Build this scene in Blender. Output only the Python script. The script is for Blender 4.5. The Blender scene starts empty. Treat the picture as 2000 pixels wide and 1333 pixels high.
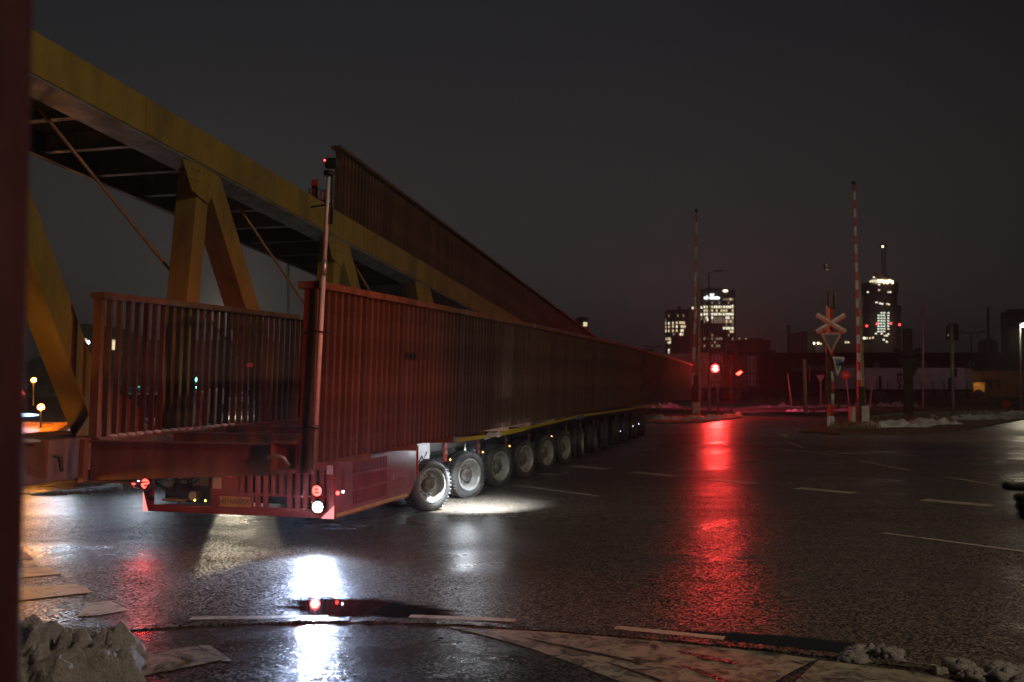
import bpy, math, random
from mathutils import Vector, Matrix, noise
random.seed(7)
sc = bpy.context.scene
col = sc.collection
R = math.radians

# ------------------------------------------------------------------ camera
H, F = 1.85, 1944.0                      # eye height, focal length in photo pixels (2000 wide)
PITCH = math.atan(75.5 / F)
cam_d = bpy.data.cameras.new('camera')
cam = bpy.data.objects.new('camera', cam_d); col.objects.link(cam)
cam.location = (0, 0, H); cam.rotation_euler = (R(90) + PITCH, 0, 0)
cam_d.sensor_width = 36; cam_d.lens = 36 * F / 2000
cam_d.clip_start = .05; cam_d.clip_end = 3000
cam_d.dof.use_dof = True; cam_d.dof.focus_distance = 8.6; cam_d.dof.aperture_fstop = 2.8
sc.camera = cam

# ------------------------------------------------------------------ night sky lit from below by the town
w = bpy.data.worlds.new('World'); sc.world = w; w.use_nodes = True
nt = w.node_tree; nt.nodes.clear()
def wn(t, **k):
    n = nt.nodes.new(t)
    for a, b in k.items(): setattr(n, a, b)
    return n
tc = wn('ShaderNodeTexCoord'); sep = wn('ShaderNodeSeparateXYZ'); nt.links.new(tc.outputs['Generated'], sep.inputs[0])
ramp = wn('ShaderNodeValToRGB')
e = ramp.color_ramp.elements
e[0].position = 0; e[0].color = (.038, .031, .030, 1)
e[1].position = 1; e[1].color = (.0070, .0074, .0095, 1)
for p, c in ((.07, (.036, .030, .029, 1)), (.18, (.0262, .0238, .0245, 1)), (.33, (.0154, .0154, .0172, 1)), (.6, (.0098, .0102, .0128, 1))):
    x = e.new(p); x.color = c
nt.links.new(sep.outputs['Z'], ramp.inputs[0])
# the glow is strongest over the town centre (ahead and slightly left), weaker to the right
dot = wn('ShaderNodeVectorMath', operation='DOT_PRODUCT'); dot.inputs[1].default_value = (-.16, .98, .06)
nt.links.new(tc.outputs['Generated'], dot.inputs[0])
mr = wn('ShaderNodeMapRange', interpolation_type='SMOOTHSTEP'); mr.inputs['From Min'].default_value = .6; mr.inputs['From Max'].default_value = 1.0
mr.inputs['To Min'].default_value = .34; mr.inputs['To Max'].default_value = 1.12
nt.links.new(dot.outputs['Value'], mr.inputs['Value'])
nz = wn('ShaderNodeTexNoise'); nz.inputs['Scale'].default_value = 1.6; nz.inputs['Detail'].default_value = 4
nt.links.new(tc.outputs['Generated'], nz.inputs['Vector'])
mr2 = wn('ShaderNodeMapRange'); mr2.inputs['To Min'].default_value = .8; mr2.inputs['To Max'].default_value = 1.2
nt.links.new(nz.outputs['Fac'], mr2.inputs['Value'])
mu = wn('ShaderNodeMath', operation='MULTIPLY'); nt.links.new(mr.outputs[0], mu.inputs[0]); nt.links.new(mr2.outputs[0], mu.inputs[1])
bg = wn('ShaderNodeBackground'); out = wn('ShaderNodeOutputWorld')
nt.links.new(ramp.outputs[0], bg.inputs['Color']); nt.links.new(mu.outputs[0], bg.inputs['Strength']); nt.links.new(bg.outputs[0], out.inputs['Surface'])

vs = sc.view_settings
sc.display_settings.display_device = 'sRGB'
vs.view_transform = 'Standard'; vs.look = 'None'; vs.exposure = 0; vs.gamma = 1; vs.use_curve_mapping = False
sc.cycles.use_denoising = True
sc.cycles.max_bounces = 6; sc.cycles.glossy_bounces = 4; sc.cycles.diffuse_bounces = 3; sc.cycles.transparent_max_bounces = 8
sc.cycles.sample_clamp_indirect = 4; sc.cycles.sample_clamp_direct = 0
sc.cycles.use_light_tree = True
sc.cycles.caustics_reflective = False; sc.cycles.caustics_refractive = False

# ------------------------------------------------------------------ lamps (lamps of the place and a few added fills)
def lamp(name, typ, loc, energy, color, radius=.05, target=None, cone=None, blend=.3):
    d = bpy.data.lights.new(name, typ); d.energy = energy; d.color = color; d.shadow_soft_size = radius
    if typ == 'SPOT': d.spot_size = R(cone); d.spot_blend = blend
    o = bpy.data.objects.new(name, d); col.objects.link(o); o.location = loc
    if target is not None: o.rotation_euler = (Vector(target) - Vector(loc)).to_track_quat('-Z', 'Y').to_euler()
    return o
def pix(x, y, Y):
    """world point seen at photo pixel (x, y) at distance Y ahead"""
    u, v = (x - 1000) / F, (666.5 - y) / F
    dy = math.cos(PITCH) - v * math.sin(PITCH); dz = math.sin(PITCH) + v * math.cos(PITCH)
    t = Y / dy
    return Vector((u * t, Y, H + dz * t))
def G(x, y, z=0):
    """world point on the ground seen at photo pixel (x, y)"""
    u, v = (x - 1000) / F, (666.5 - y) / F
    dy = math.cos(PITCH) - v * math.sin(PITCH); dz = math.sin(PITCH) + v * math.cos(PITCH)
    t = (z - H) / dz
    return Vector((u * t, dy * t, z))
RED = (1, .035, .03)
# street lamp behind the photographer, and one further down the road on the right
lamp('street_light_behind', 'SPOT', (13, -1, 10), 2900, (1, .78, .52), .25, (1, 10, 0), 165, .5)
lamp('street_light_left_road', 'SPOT', pix(452, 603, 62) + Vector((0, 0, .0)), 1500, (1, .86, .60), .15, (-8, 16, 0), 100, .6)
lamp('street_light_right_road', 'SPOT', pix(1999, 634, 58), 260, (1, .9, .62), .12, pix(1990, 800, 54), 90, .8)
lamp('yard_fill', 'SPOT', (46, 82, 10), 200, (1, .70, .75), .3, (34, 92, 1), 150, .6)  # added fill light for the dark yard, no known lamp behind it
lamp('container_fill', 'SPOT', (8, 66, 9), 900, (.85, .72, 1), .3, (18, 88, 2), 120, .8)  # unseen fill light added to bring out the containers
lamp('crossing_fill', 'SPOT', (17, 20, 9), 1500, (1, .80, .56), .25, (13.5, 40, 1.5), 60, .8)  # added light to brighten the crossbuck and barrier, stands for no lamp
# orange hazard flasher on the left end of the load, outside the view
FL = Vector((-5.45, 8.75, .80))
lamp('hazard_flasher_light', 'POINT', FL + Vector((0, -.1, 0)), 42, (1, .40, .04), .06)
# red signal on the pavement to the right of the photographer shines at the end of the bridge
NS = Vector((6.1, 1.6, 2.9))
lamp('near_signal_light', 'SPOT', NS, 2100, (1, .065, .04), .1, (-1.9, 10.2, 1.0), 29, 1)
# far signal
SIG = pix(1396, 720, 53.0)
lamp('far_signal_light', 'SPOT', SIG + Vector((0, -.22, 0)), 1250, RED, .11, (1.5, 4, 1.0), 130, .6)
SIG2 = pix(1441, 728, 53.5)
lamp('crossing_signal_light', 'SPOT', SIG2 + Vector((.6, 1.8, 0)), 1200, (1, .07, .16), .12, pix(1600, 765, 75), 150, .8)

# ------------------------------------------------------------------ helpers
class MB:
    def __init__(s): s.v = []; s.f = []; s.m = []
    def add(s, vs_, fs, mi=0):
        b = len(s.v); s.v += [tuple(p) for p in vs_]
        for f in fs: s.f.append(tuple(b + i for i in f)); s.m.append(mi)
        return s
    def hexa(s, p, mi=0):
        # p: 8 points, bottom ring 0-3, top ring 4-7 (counter-clockwise from above)
        return s.add(p, [(3, 2, 1, 0), (4, 5, 6, 7), (0, 1, 5, 4), (1, 2, 6, 5), (2, 3, 7, 6), (3, 0, 4, 7)], mi)
    def box(s, x0, x1, y0, y1, z0, z1, mi=0, f=None):
        p = [(x0, y0, z0), (x1, y0, z0), (x1, y1, z0), (x0, y1, z0), (x0, y0, z1), (x1, y0, z1), (x1, y1, z1), (x0, y1, z1)]
        if f: p = [f(*q) for q in p]
        return s.hexa(p, mi)
    def bar(s, p0, p1, wx, wy, up=(0, 0, 1), mi=0):
        p0, p1 = Vector(p0), Vector(p1); d = (p1 - p0).normalized(); u = Vector(up)
        if abs(d.dot(u)) > .98: u = Vector((0, 1, 0))
        a = d.cross(u).normalized() * wx / 2; b = a.cross(d).normalized() * wy / 2
        return s.hexa([p0 - a - b, p0 + a - b, p0 + a + b, p0 - a + b, p1 - a - b, p1 + a - b, p1 + a + b, p1 - a + b], mi)
    def cyl(s, p0, p1, r0, r1=None, n=14, mi=0, caps=True):
        r1 = r0 if r1 is None else r1
        p0, p1 = Vector(p0), Vector(p1); d = (p1 - p0).normalized()
        u = Vector((0, 0, 1)) if abs(d.z) < .95 else Vector((1, 0, 0))
        a = d.cross(u).normalized(); b = d.cross(a).normalized()
        v = []
        for p, r in ((p0, r0), (p1, r1)):
            for i in range(n):
                t = 2 * math.pi * i / n; v.append(p + a * math.cos(t) * r + b * math.sin(t) * r)
        fs = [(i, (i + 1) % n, n + (i + 1) % n, n + i) for i in range(n)]
        if caps: fs += [tuple(reversed(range(n))), tuple(range(n, 2 * n))]
        return s.add(v, fs, mi)
    def tube(s, pts, r, n=8, mi=0):
        pts = [Vector(p) for p in pts]; v = []
        for k, p in enumerate(pts):
            d = (pts[min(k + 1, len(pts) - 1)] - pts[max(k - 1, 0)]).normalized()
            u = Vector((0, 0, 1)) if abs(d.z) < .95 else Vector((1, 0, 0))
            a = d.cross(u).normalized(); b = d.cross(a).normalized()
            for i in range(n):
                t = 2 * math.pi * i / n; v.append(p + a * math.cos(t) * r + b * math.sin(t) * r)
        fs = []
        for k in range(len(pts) - 1):
            for i in range(n): fs.append((k * n + i, k * n + (i + 1) % n, (k + 1) * n + (i + 1) % n, (k + 1) * n + i))
        fs += [tuple(reversed(range(n))), tuple((len(pts) - 1) * n + i for i in range(n))]
        return s.add(v, fs, mi)
    def revolve(s, prof, c=(0, 0, 0), axis='Z', n=20, mi=0, caps=True):
        """prof: (radius, height) pairs"""
        v = []
        for r, h in prof:
            for i in range(n):
                t = 2 * math.pi * i / n; p = (r * math.cos(t), r * math.sin(t), h)
                if axis == 'X': p = (p[2], p[0], p[1])
                if axis == 'Y': p = (p[0], p[2], p[1])
                v.append(Vector(p) + Vector(c))
        fs = []
        for k in range(len(prof) - 1):
            for i in range(n): fs.append((k * n + i, k * n + (i + 1) % n, (k + 1) * n + (i + 1) % n, (k + 1) * n + i))
        if caps: fs += [tuple(reversed(range(n))), tuple((len(prof) - 1) * n + i for i in range(n))]
        return s.add(v, fs, mi)
    def prism(s, poly, d, mi=0):
        """poly: list of points, extruded by vector d"""
        n = len(poly); d = Vector(d); v = [Vector(p) for p in poly] + [Vector(p) + d for p in poly]
        return s.add(v, [tuple(range(n)), tuple(reversed(range(n, 2 * n)))] + [(i, n + i, n + (i + 1) % n, (i + 1) % n) for i in range(n)], mi)
    def ball(s, c, r, n=12, mi=0, sq=(1, 1, 1)):
        prof = [(max(.001, math.sin(math.pi * k / 8)) * r, -math.cos(math.pi * k / 8) * r) for k in range(9)]
        b = len(s.v); s.revolve(prof, (0, 0, 0), 'Z', n, mi)
        for i in range(b, len(s.v)):
            x, y, z = s.v[i]; s.v[i] = (x * sq[0] + c[0], y * sq[1] + c[1], z * sq[2] + c[2])
        return s
    def mesh(s, name, mats, smooth=False):
        me = bpy.data.meshes.new(name); me.from_pydata(s.v, [], s.f)
        for m in (mats if isinstance(mats, (list, tuple)) else [mats]): me.materials.append(m)
        for p, mi in zip(me.polygons, s.m): p.material_index = mi; p.use_smooth = smooth
        me.update()
        bmn = __import__('bmesh').new(); bmn.from_mesh(me); __import__('bmesh').ops.recalc_face_normals(bmn, faces=bmn.faces); bmn.to_mesh(me); bmn.free()
        return me
def put(name, data, parent=None, loc=None, rot=None):
    o = bpy.data.objects.new(name, data); col.objects.link(o)
    if parent is not None:
        o.parent = parent
    if loc is not None: o.location = loc
    elif parent is not None and parent.type == 'EMPTY': o.location = -Vector(parent.location)
    if rot is not None: o.rotation_euler = rot
    return o
def mk(name, mb, m, parent=None, smooth=False, bevel=0):
    """one mesh object from world-space geometry"""
    o = put(name, mb.mesh(name, m, smooth), parent)
    if bevel:
        b = o.modifiers.new('bevel', 'BEVEL'); b.width = bevel; b.segments = 2; b.limit_method = 'ANGLE'
    return o
def thing(name, label, cat, loc=(0, 0, 0), group=None):
    o = bpy.data.objects.new(name, None); col.objects.link(o); o.location = loc; o.empty_display_size = .2
    o['label'] = label; o['category'] = cat
    if group: o['group'] = group
    return o
def tag(o, label, cat, group=None):
    o['label'] = label; o['category'] = cat
    if group: o['group'] = group
    return o
def struct(o, kind='structure'): o['kind'] = kind; return o

# ------------------------------------------------------------------ materials
def mat(name, c, rough=.6, metal=0, c2=None, scale=3, detail=5, bump=0, bscale=40, emit=None, es=0, rvar=.1, thresh=(.4, .65), spec=.5, coat=0, st=None):
    m = bpy.data.materials.new(name); m.use_nodes = True; t = m.node_tree; b = t.nodes['Principled BSDF']
    b.inputs['Base Color'].default_value = (*c, 1); b.inputs['Roughness'].default_value = rough; b.inputs['Metallic'].default_value = metal
    b.inputs['Specular IOR Level'].default_value = spec; b.inputs['Coat Weight'].default_value = coat
    tcn = t.nodes.new('ShaderNodeTexCoord')
    if c2 or rvar:
        n = t.nodes.new('ShaderNodeTexNoise'); n.inputs['Scale'].default_value = scale; n.inputs['Detail'].default_value = detail; n.inputs['Roughness'].default_value = .65
        if st:
            mpp = t.nodes.new('ShaderNodeMapping'); mpp.inputs['Scale'].default_value = st; t.links.new(tcn.outputs['Object'], mpp.inputs['Vector']); t.links.new(mpp.outputs[0], n.inputs['Vector'])
        else: t.links.new(tcn.outputs['Object'], n.inputs['Vector'])
        mp = t.nodes.new('ShaderNodeMapRange'); mp.inputs['From Min'].default_value = thresh[0]; mp.inputs['From Max'].default_value = thresh[1]
        t.links.new(n.outputs['Fac'], mp.inputs['Value'])
        if c2:
            mx = t.nodes.new('ShaderNodeMix'); mx.data_type = 'RGBA'; mx.inputs[6].default_value = (*c, 1); mx.inputs[7].default_value = (*c2, 1)
            t.links.new(mp.outputs[0], mx.inputs[0]); t.links.new(mx.outputs[2], b.inputs['Base Color'])
        m2 = t.nodes.new('ShaderNodeMapRange'); m2.inputs['To Min'].default_value = max(0.02, rough - rvar); m2.inputs['To Max'].default_value = min(1, rough + rvar)
        t.links.new(mp.outputs[0], m2.inputs['Value']); t.links.new(m2.outputs[0], b.inputs['Roughness'])
    if bump:
        n2 = t.nodes.new('ShaderNodeTexNoise'); n2.inputs['Scale'].default_value = bscale; n2.inputs['Detail'].default_value = 4
        t.links.new(tcn.outputs['Object'], n2.inputs['Vector'])
        bp = t.nodes.new('ShaderNodeBump'); bp.inputs['Strength'].default_value = bump; bp.inputs['Distance'].default_value = .02
        t.links.new(n2.outputs['Fac'], bp.inputs['Height']); t.links.new(bp.outputs[0], b.inputs['Normal'])
    if emit:
        b.inputs['Emission Color'].default_value = (*emit, 1); b.inputs['Emission Strength'].default_value = es
    return m
M = {}
M['steel_y'] = mat('weathering_steel_chord', (.30, .205, .036), .62, c2=(.17, .115, .03), scale=2.6, st=(1, 1, .35), detail=9, bump=.12, bscale=25)
M['steel_r'] = mat('weathering_steel', (.26, .11, .05), .65, c2=(.13, .055, .028), scale=4, st=(1, 1, .25), detail=9, bump=.12, bscale=30)
M['steel_s'] = mat('weathering_steel_slat', (.16, .08, .042), .7, c2=(.085, .04, .024), scale=2.2, detail=8, thresh=(.35, .6))
_t = M['steel_s'].node_tree; _b = _t.nodes['Principled BSDF']; _o = _t.nodes.new('ShaderNodeObjectInfo'); _r = _t.nodes.new('ShaderNodeMapRange'); _r.inputs['To Min'].default_value = .72; _r.inputs['To Max'].default_value = 1.22
_t.links.new(_o.outputs['Random'], _r.inputs['Value']); _h = _t.nodes.new('ShaderNodeHueSaturation'); _src = _b.inputs['Base Color'].links[0].from_socket
_t.links.new(_src, _h.inputs['Color']); _t.links.new(_r.outputs[0], _h.inputs['Value']); _t.links.new(_h.outputs[0], _b.inputs['Base Color'])
M['steel_d'] = mat('dark_steel_deck', (.05, .045, .04), .6, c2=(.09, .07, .05), scale=2)
M['steel_g'] = mat('grey_primed_steel', (.20, .21, .20), .55, c2=(.12, .12, .115), scale=2.5, bump=.1)
M['galv'] = mat('galvanised_steel', (.42, .43, .44), .45, .6, c2=(.3, .31, .32), scale=8)
M['rod'] = mat('tension_rod_steel', (.33, .16, .07), .5, c2=(.2, .09, .05), scale=6)
M['red'] = mat('trailer_red_paint', (.32, .042, .036), .4, c2=(.20, .03, .027), scale=3.5, bump=.04, coat=.2)
M['redpaint'] = mat('signal_red_paint', (.62, .05, .02), .45, c2=(.45, .04, .02), scale=5)
M['orangered'] = mat('sign_red_film', (.72, .10, .02), .4, c2=(.55, .07, .02), scale=9)
M['white'] = mat('white_paint', (.72, .72, .70), .5, c2=(.5, .49, .46), scale=4)
M['black'] = mat('black_plastic', (.018, .018, .02), .45)
M['dark'] = mat('dark_undercarriage', (.03, .028, .027), .6, c2=(.06, .05, .045), scale=9)
M['rubber'] = mat('tyre_rubber', (.05, .05, .05), .62, c2=(.12, .115, .11), scale=5, bump=.3, bscale=60)
M['rim'] = mat('wheel_rim_paint', (.50, .53, .52), .45, .15, c2=(.22, .20, .18), scale=7, thresh=(.45, .75))
M['hub'] = mat('wheel_hub_grease', (.25, .24, .22), .55, .3, c2=(.12, .10, .09), scale=14)
M['yellow'] = mat('reflective_yellow_film', (.62, .45, .08), .4, c2=(.45, .33, .08), scale=8)
M['strap'] = mat('yellow_webbing', (.75, .62, .05), .75, c2=(.55, .45, .05), scale=30, bump=.2, bscale=300)
_t = M['strap'].node_tree; _tr = _t.nodes.new('ShaderNodeBsdfTranslucent'); _tr.inputs['Color'].default_value = (.85, .75, .05, 1); _mx = _t.nodes.new('ShaderNodeMixShader'); _mx.inputs[0].default_value = .45
_t.links.new(_t.nodes['Principled BSDF'].outputs[0], _mx.inputs[1]); _t.links.new(_tr.outputs[0], _mx.inputs[2]); _t.links.new(_mx.outputs[0], _t.nodes['Material Output'].inputs['Surface'])
M['alu'] = mat('aluminium', (.6, .6, .6), .35, .8)
M['snow'] = mat('snow', (.70, .71, .74), .75, c2=(.48, .46, .44), scale=4, bump=.5, bscale=22, thresh=(.45, .7))
M['snowdirty'] = mat('old_dirty_snow', (.60, .52, .46), .85, c2=(.16, .12, .095), scale=4.5, bump=.7, bscale=26, thresh=(.38, .68))
def snowmat(name, c, dirt, amount, scale):
    m = bpy.data.materials.new(name); m.use_nodes = True; t = m.node_tree; b = t.nodes['Principled BSDF']; N = t.nodes.new; L = t.links.new
    tcn = N('ShaderNodeTexCoord')
    def noi(sc_, det, r_=.6):
        n = N('ShaderNodeTexNoise'); n.inputs['Scale'].default_value = sc_; n.inputs['Detail'].default_value = det; n.inputs['Roughness'].default_value = r_; L(tcn.outputs['Object'], n.inputs['Vector']); return n
    a, g_, f = noi(scale, 8, .7), noi(55, 4, .7), noi(190, 2)
    r = N('ShaderNodeMapRange'); r.inputs['From Min'].default_value = amount; r.inputs['From Max'].default_value = amount + .2; L(a.outputs['Fac'], r.inputs['Value'])
    r2 = N('ShaderNodeMapRange'); r2.inputs['From Min'].default_value = .56; r2.inputs['From Max'].default_value = .66; r2.inputs['To Max'].default_value = .8; L(g_.outputs['Fac'], r2.inputs['Value'])
    mx0 = N('ShaderNodeMath'); mx0.operation = 'MAXIMUM'; L(r.outputs[0], mx0.inputs[0]); L(r2.outputs[0], mx0.inputs[1])
    mx = N('ShaderNodeMix'); mx.data_type = 'RGBA'; mx.inputs[6].default_value = (*c, 1); mx.inputs[7].default_value = (*dirt, 1); L(mx0.outputs[0], mx.inputs[0]); L(mx.outputs[2], b.inputs['Base Color'])
    ad = N('ShaderNodeMath'); ad.operation = 'ADD'; L(g_.outputs['Fac'], ad.inputs[0]); L(f.outputs['Fac'], ad.inputs[1])
    bp = N('ShaderNodeBump'); bp.inputs['Strength'].default_value = 1; bp.inputs['Distance'].default_value = .018; L(ad.outputs[0], bp.inputs['Height'])
    w2 = noi(14, 5, .65); bp2 = N('ShaderNodeBump'); bp2.inputs['Strength'].default_value = 1; bp2.inputs['Distance'].default_value = .06; L(w2.outputs['Fac'], bp2.inputs['Height']); L(bp2.outputs[0], bp.inputs['Normal'])
    L(bp.outputs[0], b.inputs['Normal']); b.inputs['Roughness'].default_value = .8; b.inputs['Subsurface Weight'].default_value = 0
    return m
M['snowdirty'] = snowmat('old_dirty_snow_grit', (.74, .69, .67), (.20, .165, .15), .52, 4.0)
M['snowlump'] = snowmat('broken_snow', (.62, .60, .60), (.22, .19, .17), .55, 9)
M['conc'] = mat('concrete', (.34, .33, .31), .8, c2=(.24, .23, .21), scale=5, bump=.3)
M['soil'] = mat('verge_soil_grass', (.05, .045, .03), .95, c2=(.085, .075, .045), scale=1.2, bump=.8, bscale=9)
M['twig'] = mat('dry_grass', (.16, .12, .06), .9)
M['glass'] = mat('dark_glass', (.02, .025, .03), .08)
M['facade'] = mat('tower_facade', (.15, .145, .16), .7, c2=(.11, .108, .12), scale=.2)
M['facade2'] = mat('pale_industrial_wall', (.32, .29, .28), .85, c2=(.24, .21, .20), scale=.1)
M['brickdark'] = mat('dark_brick', (.075, .045, .04), .9, c2=(.05, .03, .028), scale=.4)
M['wood'] = mat('warehouse_cladding', (.11, .04, .035), .8, c2=(.07, .028, .025), scale=.5)
M['cont_tan'] = mat('container_tan', (.33, .19, .11), .6, c2=(.25, .13, .08), scale=1)
M['cont_brown'] = mat('container_brown', (.14, .055, .04), .65, c2=(.10, .04, .03), scale=1)
M['cont_white'] = mat('container_white', (.62, .58, .60), .5, c2=(.42, .38, .38), scale=1.4)
M['cont_yellow'] = mat('container_yellow', (.24, .14, .035), .6, c2=(.17, .09, .03), scale=1)
M['trailerbox'] = mat('box_trailer_white', (.55, .50, .50), .55, c2=(.42, .38, .37), scale=.6)
M['polegrey'] = mat('pole_grey', (.30, .30, .31), .5, .3, c2=(.2, .2, .2), scale=4)
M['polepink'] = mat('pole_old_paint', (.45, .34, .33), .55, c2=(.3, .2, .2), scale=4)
M['signdark'] = mat('sign_dark_face', (.02, .022, .05), .4)
M['signblue'] = mat('sign_blue_face', (.06, .10, .20), .4)
M['signback'] = mat('sign_back_dark', (.014, .012, .012), .7)
M['barriertan'] = mat('barrier_arm_bare', (.36, .32, .22), .6, c2=(.22, .19, .12), scale=4)
M['mast'] = mat('marker_pole_film', (.78, .74, .72), .35, c2=(.6, .56, .55), scale=6)
M['coat'] = mat('black_coat', (.012, .012, .014), .9, bump=.3, bscale=120)
M['glove'] = mat('black_glove', (.008, .007, .008), .8, bump=.3, bscale=160)
M['skin'] = mat('skin', (.5, .3, .22), .5)
M['hair'] = mat('hair', (.03, .02, .015), .6)
M['bodyorange'] = mat('escort_car_paint', (.62, .30, .07), .3, coat=.4)
M['carwhite'] = mat('white_car_paint', (.7, .7, .72), .3, coat=.5)
M['nearpole'] = mat('near_signal_pole_paint', (.07, .022, .027), .75, c2=(.045, .015, .02), scale=7, bump=.1, spec=.15)
def em(name, c, s): return mat(name, (.02, .02, .02), .4, emit=c, es=s, rvar=0)
E = {'blk': 0, 'red': em('lit_red_lens', (1, .05, .03), 14), 'lens_halo': em('red_lens_halo', (1, .03, .03), 12), 'redcore': em('lit_red_signal_core', (1, .22, .18), 40),
     'tail': em('lit_tail_lens', (1, .05, .035), 7), 'white': em('lit_white_lamp', (.6, .76, 1), 260), 'amber': em('lit_amber_lens', (1, .42, .10), 9),
     'orange': em('lit_orange_beacon', (1, .45, .08), 90), 'green': em('lit_green_lens', (.10, .9, .6), 16), 'street': em('lit_street_lamp', (1, .9, .68), 60),
     'win': em('lit_window_warm', (1, .80, .46), 1.1), 'winw': em('lit_window_white', (1, .93, .70), 1.6), 'winc': em('lit_window_cool', (.75, 1, .86), .8), 'wind': em('lit_window_dim', (1, .78, .5), .25),
     'sign': em('lit_roof_sign', (.9, .95, 1), 4), 'dot': em('lit_small_lamp', (1, .9, .8), 9), 'dotw': em('lit_small_lamp_cool', (.8, .85, 1), 12), 'reddot': em('lit_obstruction_lamp', (1, .05, .05), 6),
     'work': em('lit_site_lamp', (1, .84, .55), 5), 'orangewin': em('lit_orange_doorway', (1, .36, .04), .20), 'head': em('windscreen_glow', (.45, .6, 1), 3), 'band_glow': em('van_band_glow', (.55, .68, 1), .7)}

# wet asphalt: grain, patches of wetter and drier road, gentle unevenness
def asphalt(name, base=(.084, .079, .074), wet=.5, grain=1.0):
    m = bpy.data.materials.new(name); m.use_nodes = True; t = m.node_tree; b = t.nodes['Principled BSDF']; N = t.nodes.new; L = t.links.new
    tcn = N('ShaderNodeTexCoord')
    def noi(scale, det, rough=.5, vec=None):
        n = N('ShaderNodeTexNoise'); n.inputs['Scale'].default_value = scale; n.inputs['Detail'].default_value = det; n.inputs['Roughness'].default_value = rough
        L(vec or tcn.outputs['Object'], n.inputs['Vector']); return n
    def rng(src, a, b_, c, d):
        r = N('ShaderNodeMapRange'); L(src, r.inputs['Value'])
        for k, v_ in zip(('From Min', 'From Max', 'To Min', 'To Max'), (a, b_, c, d)): r.inputs[k].default_value = v_
        return r.outputs[0]
    mpg = N('ShaderNodeMapping'); mpg.inputs['Scale'].default_value = (.35, 1.0, 1); L(tcn.outputs['Object'], mpg.inputs['Vector'])
    big = noi(.42, 4, .55, mpg.outputs[0]); mid = noi(2.2, 3); fine = noi(75, 3, .6)
    vor = N('ShaderNodeTexVoronoi'); vor.inputs['Scale'].default_value = 62; L(tcn.outputs['Object'], vor.inputs['Vector'])
    wetm = rng(big.outputs['Fac'], .40, .62, 0, 1)
    mx = N('ShaderNodeMix'); mx.data_type = 'RGBA'; mx.inputs[6].default_value = (base[0] * .45, base[1] * .45, base[2] * .45, 1); mx.inputs[7].default_value = (base[0] * 4.6, base[1] * 4.0, base[2] * 3.2, 1)
    st = rng(vor.outputs['Color'], .35, .95, 0, 1); L(st, mx.inputs[0])
    L(mx.outputs[2], b.inputs['Base Color'])
    r1 = rng(big.outputs['Fac'], .38, .66, .42 - wet * .32, .44)
    r2 = N('ShaderNodeMath'); r2.operation = 'ADD'; L(r1, r2.inputs[0]); L(rng(mid.outputs['Fac'], .3, .7, -.04, .05), r2.inputs[1])
    L(r2.outputs[0], b.inputs['Roughness'])
    wav = noi(.75, 2, .5, mpg.outputs[0])
    bp2 = N('ShaderNodeBump'); bp2.inputs['Strength'].default_value = 1; bp2.inputs['Distance'].default_value = .035
    L(wav.outputs['Fac'], bp2.inputs['Height'])
    # each stone of the surface leans its own way
    sub_ = N('ShaderNodeVectorMath'); sub_.operation = 'SUBTRACT'; L(vor.outputs['Color'], sub_.inputs[0]); sub_.inputs[1].default_value = (.5, .5, .5)
    k = N('ShaderNodeVectorMath'); k.operation = 'MULTIPLY'; L(sub_.outputs[0], k.inputs[0]); k.inputs[1].default_value = (.40 * grain, .40 * grain, 0)
    amt = rng(big.outputs['Fac'], .40, .60, .35, 1.0)
    k2 = N('ShaderNodeVectorMath'); k2.operation = 'SCALE'; L(k.outputs[0], k2.inputs[0]); L(amt, k2.inputs['Scale'])
    ad = N('ShaderNodeVectorMath'); ad.operation = 'ADD'; L(bp2.outputs[0], ad.inputs[0]); L(k2.outputs[0], ad.inputs[1])
    nm = N('ShaderNodeVectorMath'); nm.operation = 'NORMALIZE'; L(ad.outputs[0], nm.inputs[0]); L(nm.outputs[0], b.inputs['Normal'])
    b.inputs['Specular IOR Level'].default_value = .5
    return m
M['asphalt'] = asphalt('wet_asphalt')
M['asphalt2'] = asphalt('wet_asphalt_cycle_path', (.040, .038, .040), .62, .8)
def roadpaint(name, c, worn):
    m = bpy.data.materials.new(name); m.use_nodes = True; t = m.node_tree; b = t.nodes['Principled BSDF']; N = t.nodes.new; L = t.links.new
    tcn = N('ShaderNodeTexCoord')
    n = N('ShaderNodeTexNoise'); n.inputs['Scale'].default_value = 7; n.inputs['Detail'].default_value = 12; n.inputs['Distortion'].default_value = .8; n.inputs['Roughness'].default_value = .7; L(tcn.outputs['Object'], n.inputs['Vector'])
    r = N('ShaderNodeMapRange'); r.inputs['From Min'].default_value = worn[0]; r.inputs['From Max'].default_value = worn[1]; L(n.outputs['Fac'], r.inputs['Value'])
    mx = N('ShaderNodeMix'); mx.data_type = 'RGBA'; mx.inputs[6].default_value = (*c, 1); mx.inputs[7].default_value = (.05, .045, .04, 1)
    L(r.outputs[0], mx.inputs[0]); L(mx.outputs[2], b.inputs['Base Color'])
    f = N('ShaderNodeTexNoise'); f.inputs['Scale'].default_value = 70; f.inputs['Detail'].default_value = 3; L(tcn.outputs['Object'], f.inputs['Vector'])
    bp = N('ShaderNodeBump'); bp.inputs['Strength'].default_value = .7; bp.inputs['Distance'].default_value = .005; L(f.outputs['Fac'], bp.inputs['Height']); L(bp.outputs[0], b.inputs['Normal'])
    b.inputs['Roughness'].default_value = .42
    return m
M['paint'] = roadpaint('road_paint', (.72, .66, .54), (.52, .72))
M['paintworn'] = roadpaint('worn_road_paint', (.52, .46, .36), (.44, .62))
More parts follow.
